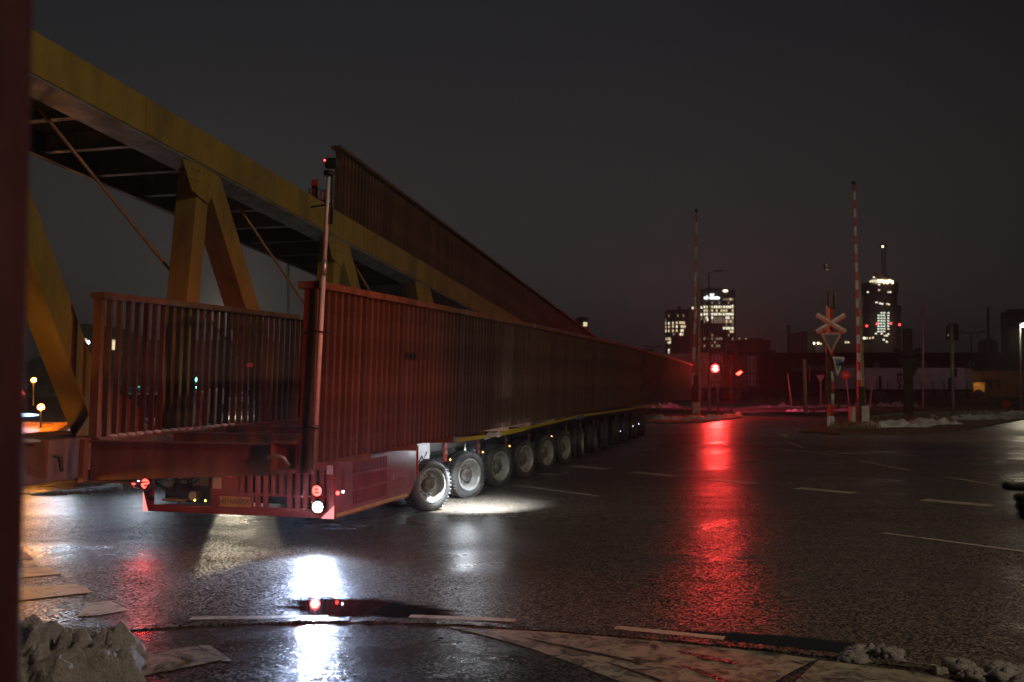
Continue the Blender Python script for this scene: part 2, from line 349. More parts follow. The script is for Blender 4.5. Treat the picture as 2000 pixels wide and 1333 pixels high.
m = mat('standing_water', (.008, .008, .01), .03, rvar=0); m.node_tree.nodes['Principled BSDF'].inputs['IOR'].default_value = 1.33; m.node_tree.nodes['Principled BSDF'].inputs['Specular IOR Level'].default_value = .5
M['water'] = m

# ------------------------------------------------------------------ ground
g = MB(); g.add([(-900, -60, 0), (900, -60, 0), (900, 1400, 0), (-900, 1400, 0)], [(0, 1, 2, 3)])
struct(mk('ground', g, M['soil'])); bpy.data.objects['ground'].location.z = -.05
rd = MB()
def sheet(mb, pts, z):
    mb.add([(p[0], p[1], z) for p in pts], [tuple(range(len(pts)))])
sheet(rd, [(-70, -30), (70, -30), (70, 30), (44, 44), (27, 40.5), (21, 40.5), (15, 52), (3, 49.0), (-2, 62), (-70, 70)], 0)
road = struct(mk('road', rd, M['asphalt']))
rd2 = MB(); sheet(rd2, [(-2, 62), (3, 49), (15, 52), (21, 40.5), (27, 40.5), (44, 44), (70, 30), (160, 50), (160, 66), (30, 66), (4, 72), (-2, 90)], -.004)
struct(mk('side_road', rd2, M['asphalt']))

# cycle path and kerb strip in the foreground
edge_px = [(160, 1262), (245, 1236), (400, 1226), (600, 1219), (760, 1220), (900, 1226), (1080, 1238), (1300, 1256), (1500, 1276), (1640, 1292), (1820, 1316), (2050, 1352), (2300, 1400)]
ed = [G(*p) for p in edge_px]
cp = MB()
n = len(ed)
sheet(cp, [(-14, ed[0].y - .2)] + [(p.x, p.y) for p in ed] + [(14, 3.5), (14, -8), (-14, -8)], .012)
struct(mk('cycle_path', cp, M['asphalt2']))
ks = MB()
for i in range(n - 1):
    a, b = ed[i], ed[i + 1]; o = Vector((0, .13, 0))
    k = 6
    for j in range(k):
        p0 = a.lerp(b, j / k); p1 = a.lerp(b, (j + .97) / k); h = .022 + random.uniform(-.004, .004)
        ks.hexa([(p0.x, p0.y, .0), (p1.x, p1.y, .0), (p1.x, p1.y + .13, .0), (p0.x, p0.y + .13, .0), (p0.x, p0.y, h), (p1.x, p1.y, h), (p1.x, p1.y + .13, h), (p0.x, p0.y + .13, h)])
M['kerb'] = asphalt('wet_kerb_stone', (.06, .057, .05), .5, 1.2)
struct(mk('kerb', ks, M['kerb']))

def stripe(name, px, z=.006, m='paint'):
    mb = MB(); P = [G(*p) for p in px]; sheet(mb, P, z); return struct(mk(name, mb, M[m]))
def dash(x0, y0, x1, y1, w, z=.005, name='lane_marking'):
    a, b = G(x0, y0), G(x1, y1); d = (b - a).normalized(); nrm = Vector((-d.y, d.x, 0)) * w / 2
    mb = MB(); k = max(2, int((b - a).length / .25)); pts = []
    L_ = [a.lerp(b, i / k) for i in range(k + 1)]
    lo = [p - nrm * random.uniform(.86, 1.08) for p in L_]; hi = [p + nrm * random.uniform(.86, 1.08) for p in reversed(L_)]
    sheet(mb, lo + hi, z); return struct(mk(name, mb, M['paint']))
for d in [(1000, 948, 1170, 970, .10), (1120, 911, 1185, 917, .34), (1237, 923, 1320, 931, .32), (1385, 937, 1475, 945, .32), (1557, 954, 1670, 964, .32), (1802, 977, 1940, 989, .32),
          (1725, 1042, 2040, 1083, .09), (1845, 932, 1948, 949, .11), (1675, 900, 1780, 920, .11), (1583, 883, 1645, 893, .11), (1543, 865, 1567, 875, .12), (1530, 849, 1537, 855, .12),
          (1498, 877, 1572, 883, .18), (1633, 886, 1695, 888, .28), (1047, 926, 1092, 928, .12), (1900, 908, 2060, 905, .14), (1740, 889, 1800, 891, .16)]:
    dash(*d)
for d in [(372, 1209, 640, 1206), (800, 1205, 1006, 1213), (1202, 1227, 1415, 1248), (1780, 1300, 1830, 1304)]:
    dash(*d, .10, .006, 'edge_marking')
stripe('give_way_marking', [(872, 1228), (1100, 1241), (1300, 1259), (1500, 1279), (1596, 1293), (1548, 1316), (1490, 1350), (1245, 1350), (1204, 1334), (1130, 1305), (1045, 1274), (960, 1249)], .016, 'paintworn')
for p in ([(1318, 1277), (1360, 1282), (1446, 1300), (1430, 1304), (1380, 1292)], [(1322, 1303), (1360, 1312), (1425, 1336), (1408, 1338), (1350, 1314)], [(1000, 1246), (1120, 1270), (1250, 1299), (1246, 1302), (1110, 1272)], [(1180, 1298), (1230, 1312), (1300, 1336), (1288, 1338), (1225, 1314)]):
    stripe('tar_seam', p, .020, 'asphalt2')
stripe('give_way_marking', [(1598, 1294), (1790, 1318), (1900, 1345), (1545, 1345)], .016, 'paintworn')
stripe('path_marking', [(245, 1284), (380, 1267), (405, 1276), (432, 1294), (300, 1322), (258, 1328)], .016, 'paintworn')
stripe('path_marking', [(410, 1266), (455, 1296), (435, 1297), (385, 1266)], .017, 'paintworn')
for p in [[(-40, 1088), (50, 1080), (66, 1092), (-40, 1099)], [(-60, 1118), (95, 1108), (124, 1122), (-60, 1138)], [(-80, 1158), (150, 1142), (184, 1158), (60, 1172), (-80, 1184)], [(168, 1180), (215, 1175), (252, 1193), (195, 1203), (150, 1206)]]:
    stripe('zebra_marking', p, .006, 'paint')
# small round drain cover and standing water along the kerb
_t = M['water'].node_tree; _at = _t.nodes.new('ShaderNodeAttribute'); _at.attribute_name = 'wet'; _tp = _t.nodes.new('ShaderNodeBsdfTransparent'); _mx = _t.nodes.new('ShaderNodeMixShader')
_t.links.new(_at.outputs['Fac'], _mx.inputs[0]); _t.links.new(_tp.outputs[0], _mx.inputs[1]); _t.links.new(_t.nodes['Principled BSDF'].outputs[0], _mx.inputs[2]); _t.links.new(_mx.outputs[0], _t.nodes['Material Output'].inputs['Surface'])
def puddle(px, z):
    P = [G(*p) for p in px]; c = sum(P, Vector()) / len(P); pts = []
    for _ in range(3): P = [P[i].lerp(P[(i + 1) % len(P)], t_) for i in range(len(P)) for t_ in (.25, .75)]
    nP = len(P)
    for i in range(nP):
        a, b = P[i], P[(i + 1) % nP]
        for j in range(3):
            q = a.lerp(b, j / 3); q = q + (q - c) * (noise.noise(q * 3.1) * .30 + noise.noise(q * 9) * .16 + noise.noise(q * 23) * .07); pts.append(q)
    v = [c.copy()]; n_ = len(pts)
    for k in (.74, 1.06): v += [c + (q - c) * k for q in pts]
    f = [(0, 1 + i, 1 + (i + 1) % n_) for i in range(n_)] + [(1 + i, 1 + n_ + i, 1 + n_ + (i + 1) % n_, 1 + (i + 1) % n_) for i in range(n_)]
    mb = MB(); mb.add([(p.x, p.y, z) for p in v], f); o = struct(mk('puddle', mb, M['water']))
    at = o.data.attributes.new('wet', 'FLOAT', 'POINT')
    for i in range(len(v)): at.data[i].value = 1.0 if i <= n_ else 0.0
    return o
puddle([(566, 1200), (540, 1188), (556, 1172), (600, 1166), (660, 1168), (740, 1170), (820, 1180), (900, 1192), (930, 1204), (860, 1208), (760, 1208), (660, 1209), (600, 1208)], .0035)
puddle([(1280, 1228), (1440, 1236), (1560, 1240), (1660, 1256), (1720, 1278), (1640, 1284), (1520, 1268), (1420, 1252)], .0035)

# ------------------------------------------------------------------ the bridge being moved
TH = R(15.2); A2 = Vector((math.sin(TH), math.cos(TH), 0)); L2 = Vector((-math.cos(TH), math.sin(TH), 0))
P0 = Vector((-1.76, 8.8, 0)); LEAN = .030
def cmb(s): return .0085 * s - .00035 * s * s if s > 0 else 0
def BC(s, q, z): return P0 + A2 * s + L2 * (q - LEAN * (z - 1.1)) + Vector((0, 0, z))
def B(s, q, z): return BC(s, q, z) + Vector((0, 0, cmb(s)))
def zc(s): return 4.985 - .0915 * (s + .665)
LEN = 37.7
bridge = thing('footbridge', 'long rust-brown steel truss footbridge with slatted parapets carried on the trailer', 'bridge', tuple(P0))
def sbox(mb, f, s0, s1, q0, q1, z0, z1, n=1):
    """box along the bridge, cut in n lengths; z0, z1 may be functions of s"""
    Z0 = z0 if callable(z0) else (lambda s: z0); Z1 = z1 if callable(z1) else (lambda s: z1)
    v = []
    for i in range(n + 1):
        s = s0 + (s1 - s0) * i / n
        v += [f(s, q0, Z0(s)), f(s, q1, Z0(s)), f(s, q1, Z1(s)), f(s, q0, Z1(s))]
    fs = [(0, 1, 2, 3), tuple(4 * n + k for k in (3, 2, 1, 0))]
    for i in range(n):
        for k in range(4): fs.append((4 * i + k, 4 * i + (k + 1) % 4, 4 * i + 4 + (k + 1) % 4, 4 * i + 4 + k))
    mb.add(v, fs)
def bpart(name, f, s0, s1, q0, q1, z0, z1, m, n=1, bevel=0, label=None, parent=None):
    mb = MB(); sbox(mb, f, s0, s1, q0, q1, z0, z1, n); o = mk(name, mb, M[m], parent or bridge, bevel=bevel)
    if label: o['label'] = label
    return o
# upper chord and its grey underside, deck on top of the truss
QC = 2.56
bpart('upper_chord', BC, -3.4, 33, QC, QC + .40, lambda s: zc(s) - .385, zc, 'steel_y', 12, .008)
bpart('chord_soffit', BC, -3.4, 33, QC + .015, QC + .40, lambda s: zc(s) - .41, lambda s: zc(s) - .388, 'steel_g', 12)
bpart('upper_deck', BC, -3.4, 33, QC + .41, 4.16, lambda s: zc(s) - .16, lambda s: zc(s) - .10, 'steel_d', 12)
bpart('edge_beam', BC, -3.4, 33, 4.17, 4.25, lambda s: zc(s) - .42, lambda s: zc(s) - .08, 'steel_d', 12)
s = -3.2
rib = None
while s < 24:
    mb = MB(); sbox(mb, BC, s, s + .012, QC + .41, 4.165, lambda t: zc(t) - .36, lambda t: zc(t) - .162)
    sbox(mb, BC, s - .035, s + .047, QC + .41, 4.165, lambda t: zc(t) - .372, lambda t: zc(t) - .3605)
    mk('deck_rib', mb, M['steel_g'] if int(s * 10) % 3 else M['steel_d'], bridge); s += .92
# weld seams / splice plates on the chord face
for s in (1.0, 6.7, 12.4, 18.1):
    bpart('splice_plate', BC, s, s + .16, QC - .008, QC - .002, lambda t: zc(t) - .37, lambda t: zc(t) - .015, 'steel_y')
# truss members
nodes = [-1.7, 2.05, 5.75, 9.45, 13.15, 16.85, 20.55]
def member(s0, z0, s1, z1, w_, q0, q1, m, name, f=BC, inset=.03):
    d = Vector((s1 - s0, z1 - z0)).normalized(); nn = Vector((-d.y, d.x)) * w_ / 2
    c = [(s0 - nn.x, z0 - nn.y), (s0 + nn.x, z0 + nn.y), (s1 + nn.x, z1 + nn.y), (s1 - nn.x, z1 - nn.y)]
    mb = MB(); mb.hexa([f(a, q0, b) for a, b in c] + [f(a, q1, b) for a, b in c]); return mk(name, mb, M[m], bridge, bevel=.01)
for k, s in enumerate(nodes):
    zb = zc(s) - .40
    if zb < 1.7: break
    member(s + .22, zb + .06, s + 2.35, 1.30, .30, QC + .03, QC + .33, 'steel_y', 'diagonal')
    member(s + .18, zb + .02, s - .10, 1.30, .24, QC + .05, QC + .33, 'steel_y', 'vertical_strut')
    # gusset at the top node
    mb = MB(); mb.prism([BC(s - .32, QC + .022, zb), BC(s + .45, QC + .022, zb), BC(s + .22, QC + .022, zb - .42), BC(s - .12, QC + .022, zb - .32)], L2 * .012)
    gp = mk('gusset_plate', mb, M['steel_y'], bridge)
    mb = MB()
    for i in range(4):
        for j in range(2): c = BC(s - .14 + i * .12, QC + .022, zb - .08 - j * .12); mb.cyl(c, c - L2 * .012, .014, n=6)
    mk('bolt', mb, M['steel_y'], gp)['kind'] = 'stuff'
    mb = MB(); mb.prism([BC(s + 1.85, QC + .022, 1.302), BC(s + 3.0, QC + .022, 1.302), BC(s + 2.75, QC + .022, 1.62), BC(s + 2.25, QC + .022, 1.75)], L2 * .012)
    mk('gusset_plate', mb, M['steel_y'], bridge)
for k in range(6):
    s = -3.7 + 3.7 * k
    zt = zc(s) - .45
    if zt < 1.8: break
    mb = MB(); mb.cyl(BC(s, QC + .47, zt), BC(s + 5.25 * zt / 4.45, QC + .47, 1.31), .018, n=8); mk('tension_rod', mb, M['rod'], bridge, True)
mb = MB(); mb.cyl(BC(-.6, 3.95, 4.45), BC(3.1, 3.95, 1.31), .018, n=8); mk('tension_rod', mb, M['rod'], bridge, True)
# lower chord, floor beams, walkway edge
bpart('lower_chord', BC, -3.4, .30, QC - .02, QC + .40, .90, 1.295, 'steel_r', 1, .01)
bpart('lower_chord', B, .31, LEN, QC, QC + .40, .985, 1.30, 'steel_r', 14)
bpart('rear_lower_chord', BC, -3.4, 2.0, 3.9, 4.2, .98, 1.25, 'steel_r')
for k in range(11):
    s = .02 + k * 1.32
    mb = MB(); z1 = .90 if s < 1.9 else 1.0; z2 = 1.02
    mb.hexa([B(s, .02, z2), B(s, 2.30, z1), B(s + .012, 2.30, z1), B(s + .012, .02, z2), B(s, .02, 1.262), B(s, 2.30, 1.262), B(s + .012, 2.30, 1.262), B(s + .012, .02, 1.262)])
    sbox(mb, B, s - .045, s + .057, .03, 2.30, 1.263, 1.277)
    sbox(mb, B, s - .045, s + .057, 1.7, 2.30, z1 - .006, z1 - .001) if k == 0 else None
    mk('floor_beam', mb, M['steel_r'], bridge)
bpart('end_stiffener', B, -.07, .0, 2.305, 2.36, .89, 1.29, 'steel_r')
bpart('walkway_kerb', B, .0, 20, 2.20, 2.29, 1.280, 1.305, 'steel_r', 6)
bpart('walkway_stringer', B, .05, LEN, .07, .17, 1.12, 1.262, 'steel_r', 14)
# bearing bracket at the right end of the end beam with its lifting pin
mb = MB(); sbox(mb, B, -.12, -.01, .13, .34, 1.03, 1.06); sbox(mb, B, -.12, -.01, .13, .34, 1.29, 1.31); sbox(mb, B, -.035, -.01, .13, .15, 1.0605, 1.2895); sbox(mb, B, -.12, -.01, .335, .35, 1.03, 1.31)
mk('bearing_bracket', mb, M['steel_r'], bridge)
mb = MB(); mb.tube([B(-.06, .40, 1.165), B(-.14, .35, 1.17), B(-.16, .27, 1.19), B(-.15, .20, 1.17), B(-.1, .17, 1.10)], .016); mk('lifting_pin', mb, M['galv'], bridge, True)
mb = MB(); mb.tube([BC(-.16, QC - .1, 1.13), BC(-.2, QC + .02, 1.14), BC(-.2, QC + .1, 1.12)], .014); mb.bar(BC(-.19, QC - .09, 1.13), BC(-.19, QC - .12, 1.0), .03, .03); mk('lifting_pin', mb, M['steel_d'], bridge, True)

# parapets: handrail, end post, slats
def slat_mesh(name, w_, d_, h): return MB().box(-d_ / 2, d_ / 2, -w_ / 2, w_ / 2, 0, h).mesh(name, M['steel_s'])
def slats(parent, s0, count, n_single, pitch, q, zf, me, h, f, w_, d_):
    for i in range(min(count, n_single)):
        s = s0 + i * pitch; o = put('slat', me, parent, loc=f(s, q, zf(s)) - Vector(bridge.location), rot=(0, LEAN, -TH + random.uniform(-.02, .02)))
    if count > n_single:
        mb = MB()
        for i in range(n_single, count):
            s = s0 + i * pitch; sbox(mb, f, s - w_ / 2, s + w_ / 2, q - d_ / 2, q + d_ / 2, zf(s), zf(s) + h)
        o = mk('slat', mb, M['steel_s'], bridge); o['kind'] = 'stuff'
def sub(name, f, s0, s1, q0, q1, z0, z1, m, parent, n=1):
    mb = MB(); sbox(mb, f, s0, s1, q0, q1, z0, z1, n); return mk(name, mb, M[m], parent)
# near parapet
bpart('end_post', B, -.035, -.01, -.01, .115, 1.02, 2.654, 'steel_r')
bpart('handrail', B, -.06, LEN, -.035, .17, 2.655, 2.72, 'steel_r', 16, .004)
slats(bridge, .075, int(LEN / .142), 150, .142, .02, lambda s: 1.11, slat_mesh('near_slat', .052, .055, 1.544), 1.544, B, .052, .055)
bpart('slat_rail', B, 0, LEN, .046, .060, 2.50, 2.56, 'steel_s', 16)
bpart('slat_rail', B, 0, LEN, .046, .060, 1.20, 1.26, 'steel_s', 16)
# left parapet of the walkway
bpart('end_post', B, -.04, .01, 2.20, 2.29, 1.306, 2.614, 'steel_r')
bpart('handrail', B, -.06, 14, 2.16, 2.32, 2.615, 2.672, 'steel_r', 6, .004)
slats(bridge, .14, 96, 50, .142, 2.245, lambda s: 1.306, slat_mesh('left_slat', .026, .052, 1.308), 1.308, B, .026, .052)
# tie plates between some of the slats
for s in (2.62, 4.86):
    bpart('tie_plate', B, s, s + .15, 2.20, 2.208, 1.98, 2.03, 'redpaint')
# parapet of the upper deck
bpart('end_post', BC, 6.62, 6.66, QC + .42, QC + .50, lambda s: zc(s) - .08, lambda s: zc(s) + 1.22, 'steel_s')
bpart('handrail', BC, 6.50, 33, QC + .36, QC + .52, lambda s: zc(s) + 1.225, lambda s: zc(s) + 1.275, 'steel_s', 12)
slats(bridge, 6.76, 184, 95, .142, QC + .46, lambda s: zc(s) - .08, slat_mesh('upper_slat', .055, .045, 1.3), 1.3, BC, .055, .045)
bpart('slat_rail', BC, 6.7, 33, QC + .484, QC + .50, lambda s: zc(s) + 1.12, lambda s: zc(s) + 1.17, 'steel_s', 8)
bpart('slat_rail', BC, 6.7, 33, QC + .484, QC + .50, lambda s: zc(s) + .1, lambda s: zc(s) + .15, 'steel_s', 8)
# red lifting clamps on the far edge of the upper deck
for x, yt in ((615, 352), (638, 372)):
    p = pix(x, yt, 17.6 + (x - 615) * .03); mb = MB()
    mb.bar(p, (p.x, p.y, p.z - 1.0), .10, .10); mb.bar((p.x - .09, p.y, p.z - .15), (p.x - .14, p.y, p.z - 1.0), .02, .02); mb.bar((p.x + .11, p.y, p.z - .2), (p.x + .12, p.y, p.z - 1.0), .02, .02)
    mk('lifting_clamp', mb, M['redpaint'], bridge)
# snow left in the open slat feet and on the chord
for i in range(16):
    s = .21 + i * .142
    mb = MB(); mb.ball(B(s, 2.22, 1.312), .035, 8, sq=(1.5, 1, .5)); o = mk('snow_clump', mb, M['snow'], bridge, True)
mb = MB(); mb.ball(BC(-.55, QC + .08, 1.300), .14, 10, sq=(1.6, .7, .2)); mk('snow_clump', mb, M['snow'], bridge, True)

mb = MB(); mb.cyl(FL + Vector((0, 0, .13)), FL + Vector((0, 0, .05)), .05, n=12); mb.bar(FL + Vector((0, 0, .13)), (FL.x + .3, FL.y + .1, 1.0), .03, .03)
h = mk('flasher_base', mb, M['black'], bridge); mb = MB(); mb.ball(FL, .05, 10); mk('flasher_lens', mb, E['amber'], h, True)
for k in range(8):
    bpart('rail_sleeve', B, 4.15 + 3.7 * k, 4.21 + 3.7 * k, -.039, .174, 2.651, 2.726, 'galv')
bpart('rail_sleeve', B, 3.85, 3.92, 2.156, 2.324, 2.611, 2.680, 'galv')
for a_ in (2.16, 2.30, 2.41):
    bpart('cable_clamp', B, a_, a_ + .06, -.022, -.008, 2.06, 2.13, 'black')
for k in range(1, 9):
    bpart('slat_joint', B, 4.1 * k, 4.1 * k + .03, -.008, .05, 1.09, 2.652, 'steel_d')
# marker pole strapped to the bridge end, with a camera on top
MP = B(-.09, -.055, 1.06)
def BP(z, ds=0, dq=0): return B(-.09 + ds, -.055 + dq - .022 * (z - 1.06), z + .06 * (z - 1.06) / 2.6)
pole = thing('marker_pole', 'tall white marker pole with a small camera on top, strapped upright to the bridge end', 'pole', tuple(MP))
mb = MB(); mb.cyl(BP(1.06), BP(1.45), .021, n=12); o = mk('pole_foot', mb, M['steel_g'], pole, True)
mb = MB(); mb.cyl(BP(1.4502), BP(2.80), .0235, .021, n=14); mk('pole_tube', mb, M['mast'], pole, True)
mb = MB(); mb.cyl(BP(2.8002), BP(3.62), .0195, .0185, n=14); mk('pole_tube', mb, M['mast'], pole, True)
mb = MB(); mb.cyl(BP(2.72), BP(2.86), .026, n=12); mk('pole_joint', mb, M['alu'], pole, True)
mb = MB(); mb.cyl(BP(3.58), BP(3.62), .05, n=12); c = BP(3.68, 0, -.02); mb.box(c.x - .055, c.x + .05, c.y - .05, c.y + .06, c.z - .035, c.z + .045); mb.cyl(BP(3.3, 0, -.045), BP(3.62, 0, -.035), .014, n=8); mb.bar(BP(3.16, 0, -.045), BP(3.30, 0, -.045), .03, .03)
mk('camera', mb, M['black'], pole, bevel=.006)
mb = MB(); c = BP(3.70, -.06, .02); mb.ball(c, .010, 8); o = mk('camera_light', mb, E['tail'], pole, True)
mb = MB(); mb.tube([BP(3.42, 0, -.03), BP(3.46, 0, .07), BP(3.48, 0, .13), BP(3.44, 0, .15), BP(3.39, 0, .10), BP(3.36, 0, .03), BP(3.34, 0, -.02)], .004, 6); mk('cable', mb, M['black'], pole, True)
mb = MB(); mb.bar(BP(3.315, 0, .16), BP(3.335, 0, -.04), .014, .014); mk('antenna', mb, M['black'], pole)
for z in (2.24, 1.42):
    mb = MB(); mb.tube([BP(z, 0, .16), BP(z + .005, -.035, .02), BP(z, -.035, -.02), BP(z - .01, .05, -.07)], .007, 6); mk('tie_strap', mb, M['black'], pole, True)

# ratchet straps hanging along the parapet foot
def strap(name, pts, w_, m, label, grp=None):
    mb = MB(); v = []; fs = []
    for p in pts: v += [p + Vector((0, 0, w_ / 2)), p - Vector((0, 0, w_ / 2)), p - Vector((0, 0, w_ / 2)) + L2 * .004, p + Vector((0, 0, w_ / 2)) + L2 * .004]
    for i in range(len(pts) - 1):
        for k in range(4): fs.append((4 * i + k, 4 * i + (k + 1) % 4, 4 * i + 4 + (k + 1) % 4, 4 * i + 4 + k))
    mb.add(v, fs); return tag(mk(name, mb, M[m]), label, 'strap', grp)
def sag(s0, s1, q, z0, z1, dip, n=16): return [B(s0 + (s1 - s0) * i / n, q, z0 + (z1 - z0) * i / n - dip * math.sin(math.pi * i / n)) for i in range(n + 1)]
strap('ratchet_strap', sag(4.0, 9.6, -.02, 1.055, 1.07, .05), .05, 'strap', 'yellow strap sagging under the parapet above the second and third wheels')
strap('ratchet_strap', sag(6.2, 12.2, -.03, 1.04, 1.07, .02), .045, 'strap', 'yellow strap twisted under the middle of the near parapet', None)
strap('ratchet_strap', sag(11.6, 24.5, -.02, 1.065, 1.05, .03, 24), .05, 'strap', 'long yellow strap running under the far half of the parapet')
strap('ratchet_strap', sag(24.0, 27.5, -.02, 1.05, 1.14, .16, 12), .05, 'strap', 'short yellow strap looped at the far end of the trailer')
for s0, m_, lb in ((5.2, 'white', 'crumpled white cloth tied to the yellow strap near the second wheel'), (11.5, 'signblue', 'blue cloth wrapped on the yellow strap near the fifth wheel')):
    mb = MB()
    for i in range(7):
        p = B(s0 + i * .11, -.035, 1.03 + random.uniform(-.02, .02)); mb.ball(p, random.uniform(.03, .05), 8, sq=(1, 1.3, .8))
    tag(mk('protective_cloth', mb, M[m_], smooth=True), lb, 'cloth')

# ------------------------------------------------------------------ the self-propelled trailer
TT = R(16); TA = Vector((math.sin(TT), math.cos(TT), 0)); TL = Vector((-math.cos(TT), math.sin(TT), 0)); T0 = Vector((-1.965, 11.07, 0))
def T(s, q, z): return T0 + TA * s + TL * q + Vector((0, 0, z))
tr = thing('platform_trailer', 'red self-propelled platform trailer with many steered wheels under the bridge', 'trailer', tuple(T0))
def tpart(name, s0, s1, q0, q1, z0, z1, m, bevel=0, parent=None, label=None):
    mb = MB(); sbox(mb, T, s0, s1, q0, q1, z0, z1); o = mk(name, mb, m if not isinstance(m, str) else M[m], parent or tr, bevel=bevel)
    if label: o['label'] = label
    return o
ZT = .955
# power pack: frame panels round open bays
tpart('power_pack_core', .25, 2.3, .12, 2.34, .42, ZT - .04, 'dark')
top = tpart('power_pack_lid', .0, 2.46, .0, 2.46, ZT - .03, ZT, 'red', .01)
bot = tpart('bumper', .0, .12, .0, 2.46, .31, .392, 'red', .012)
for q0, q1 in ((0, .10), (1.20, 1.56), (2.34, 2.46)): tpart('rear_panel', .0, .05, q0, q1, .393, ZT - .031, 'red', .006)
tpart('rear_panel', .0, .03, .101, 1.199, .845, ZT - .031, 'red'); tpart('rear_panel', .0, .03, .101, 1.199, .535, .560, 'red')
gr = tpart('rear_grille', .01, .03, .101, 1.199, .393, .41, 'red')
for i in range(11):
    q = .13 + i * .1
    if 4.5 < i < 6.5: continue
    mb = MB(); sbox(mb, T, .0, .03, q, q + .052, .411, .534); mk('grille_bar', mb, M['red'], gr)
for i in range(11):
    q = .13 + i * .1
    mb = MB(); sbox(mb, T, .0, .03, q, q + .052, .561, .844); mk('grille_bar', mb, M['red'], gr)
# engine bay behind the open left bay
bay = tpart('engine_bay', .24, .25, 1.57, 2.33, .40, .9, 'dark')
rs = random.Random(3)
mb = MB()
for i in range(9):
    q, z = rs.uniform(1.7, 2.25), rs.uniform(.48, .84); mb.cyl(T(.10, q, z), T(.23, q, z), rs.uniform(.02, .06), n=12)
for i in range(6):
    q, z = rs.uniform(1.9, 2.2), rs.uniform(.45, .8); sbox(mb, T, .08 + i * .02, .23, q, q + rs.uniform(.06, .15), z, z + rs.uniform(.03, .08))
sbox(mb, T, .06, .2, 1.95, 2.25, .43, .455)
mk('engine_block', mb, M['alu'], bay)
mb = MB()
for i in range(14):
    q, z = rs.uniform(1.6, 2.3), rs.uniform(.45, .8); mb.tube([T(.07, q, z), T(.05, q + rs.uniform(-.15, .15), z + rs.uniform(-.05, .1)), T(.1, q + rs.uniform(-.2, .2), z + rs.uniform(-.1, .1))], rs.uniform(.006, .014), 6)
mk('hydraulic_hose', mb, M['black'], bay, True)
tpart('valve_block', .06, .2, 1.62, 1.84, .62, .72, 'steel_g')
for q in (1.66, 1.80):
    mb = MB(); mb.ball(T(.05, q, .452), .012, 8); mk('indicator_light', mb, em('lit_yellow_indicator', (1, .8, .1), 6), tr, True)
mb = MB(); mb.ball(T(.04, 2.20, .72), .014, 8); mk('indicator_light', mb, E['dotw'], tr, True)
# side panels with slotted grilles, sloping end
mb = MB(); mb.prism([T(.0, 0, .31), T(2.2, 0, .31), T(2.46, 0, .52), T(2.46, 0, ZT - .031), T(2.34, 0, ZT - .031), T(2.34, 0, .55), T(2.12, 0, .372), T(.0, 0, .372)], TL * .04); mk('side_skirt', mb, M['red'], tr)
for s0, s1 in ((.0, .30), (.33, .46), (1.47, 2.34)):
    if s0 == 0: tpart('side_panel', s0 + .051, s1, .0, .03, .373, ZT - .031, 'red')
    elif s1 == 2.34:
        mb = MB(); mb.prism([T(s0, 0, .373), T(2.11, 0, .373), T(2.338, 0, .56), T(2.338, 0, ZT - .031), T(s0, 0, ZT - .031)], TL * .03); mk('side_panel', mb, M['red'], tr)
    else: tpart('side_panel', .3001, s1, .0, .03, .373, ZT - .031, 'red')
sg = tpart('side_grille', .46, 1.469, .004, .03, .373, .40, 'red')
for z0 in (.56, .74, .905): tpart('grille_rail', .46, 1.469, .0, .03, z0, z0 + .02, 'red', parent=sg)
slot = MB(); sbox(slot, T, 0, .022, 0, .022, 0, .14)
for z0, z1 in ((.401, .559), (.581, .739), (.761, .904)):
    for i in range(22):
        s = .47 + i * .0455; mb = MB(); sbox(mb, T, s, s + .018, .004, .026, z0, z1); mk('grille_bar', mb, M['red'], sg)
for s in (.18, .23): tpart('panel_slot', s, s + .015, -.003, -.001, .6, .85, 'black')
tpart('reflective_stripe', .05, 2.15, -.003, -.001, .325, .362, 'yellow', label='yellow reflective stripe along the bottom edge')
# small pale emblem and lines of lettering on the side
mb = MB()
for k in range(6):
    t = k * math.pi / 3; c = T(1.68 + .028 * math.cos(t), -.002, .62 + .028 * math.sin(t)); mb.prism([c + TA * (.016 * math.cos(j * math.pi / 3)) + Vector((0, 0, .016 * math.sin(j * math.pi / 3))) for j in range(6)], TL * -.001)
mk('emblem', mb, M['polepink'], tr)
for k, (l_, z) in enumerate(((.30, .645), (.24, .62), (.34, .595))):
    mb = MB(); s = 1.76
    while s < 1.76 + l_: 
        d_ = rs.uniform(.012, .03); sbox(mb, T, s, s + d_ * .8, -.003, -.001, z, z + .009); s += d_
    mk('small_lettering', mb, M['polepink'], tr)
# lettered plate, stickers
pl = tpart('warning_plate', -.012, -.002, 1.00, 1.46, .388, .535, 'red', .004)
tpart('plate_face', -.016, -.0125, 1.025, 1.435, .402, .520, 'yellow', parent=pl)
def text(body, size, loc, rot, m, parent=None, name='lettering', sx=1):
    c = bpy.data.curves.new(name, 'FONT'); c.body = body; c.size = size; c.extrude = .0008; c.align_x = 'CENTER'; c.align_y = 'CENTER'; c.offset = .0; c.resolution_u = 3
    tmp = bpy.data.objects.new(name, c); me = bpy.data.meshes.new_from_object(tmp); bpy.data.objects.remove(tmp)
    o = bpy.data.objects.new(name, me); col.objects.link(o); me.materials.clear(); me.materials.append(m); o.scale = (sx, 1, 1)
    if parent is not None:
        o.parent = parent
        q = parent
        off = Vector((0, 0, 0))
        while q is not None:
            off += Vector(q.location); q = q.parent
        o.location = Vector(loc) - off
    else: o.location = loc
    o.rotation_euler = rot; return o
text('SÆRTRANSPORT', .082, T(-.018, 1.23, .461), (R(90), 0, -TT), M['black'], pl, sx=.68)
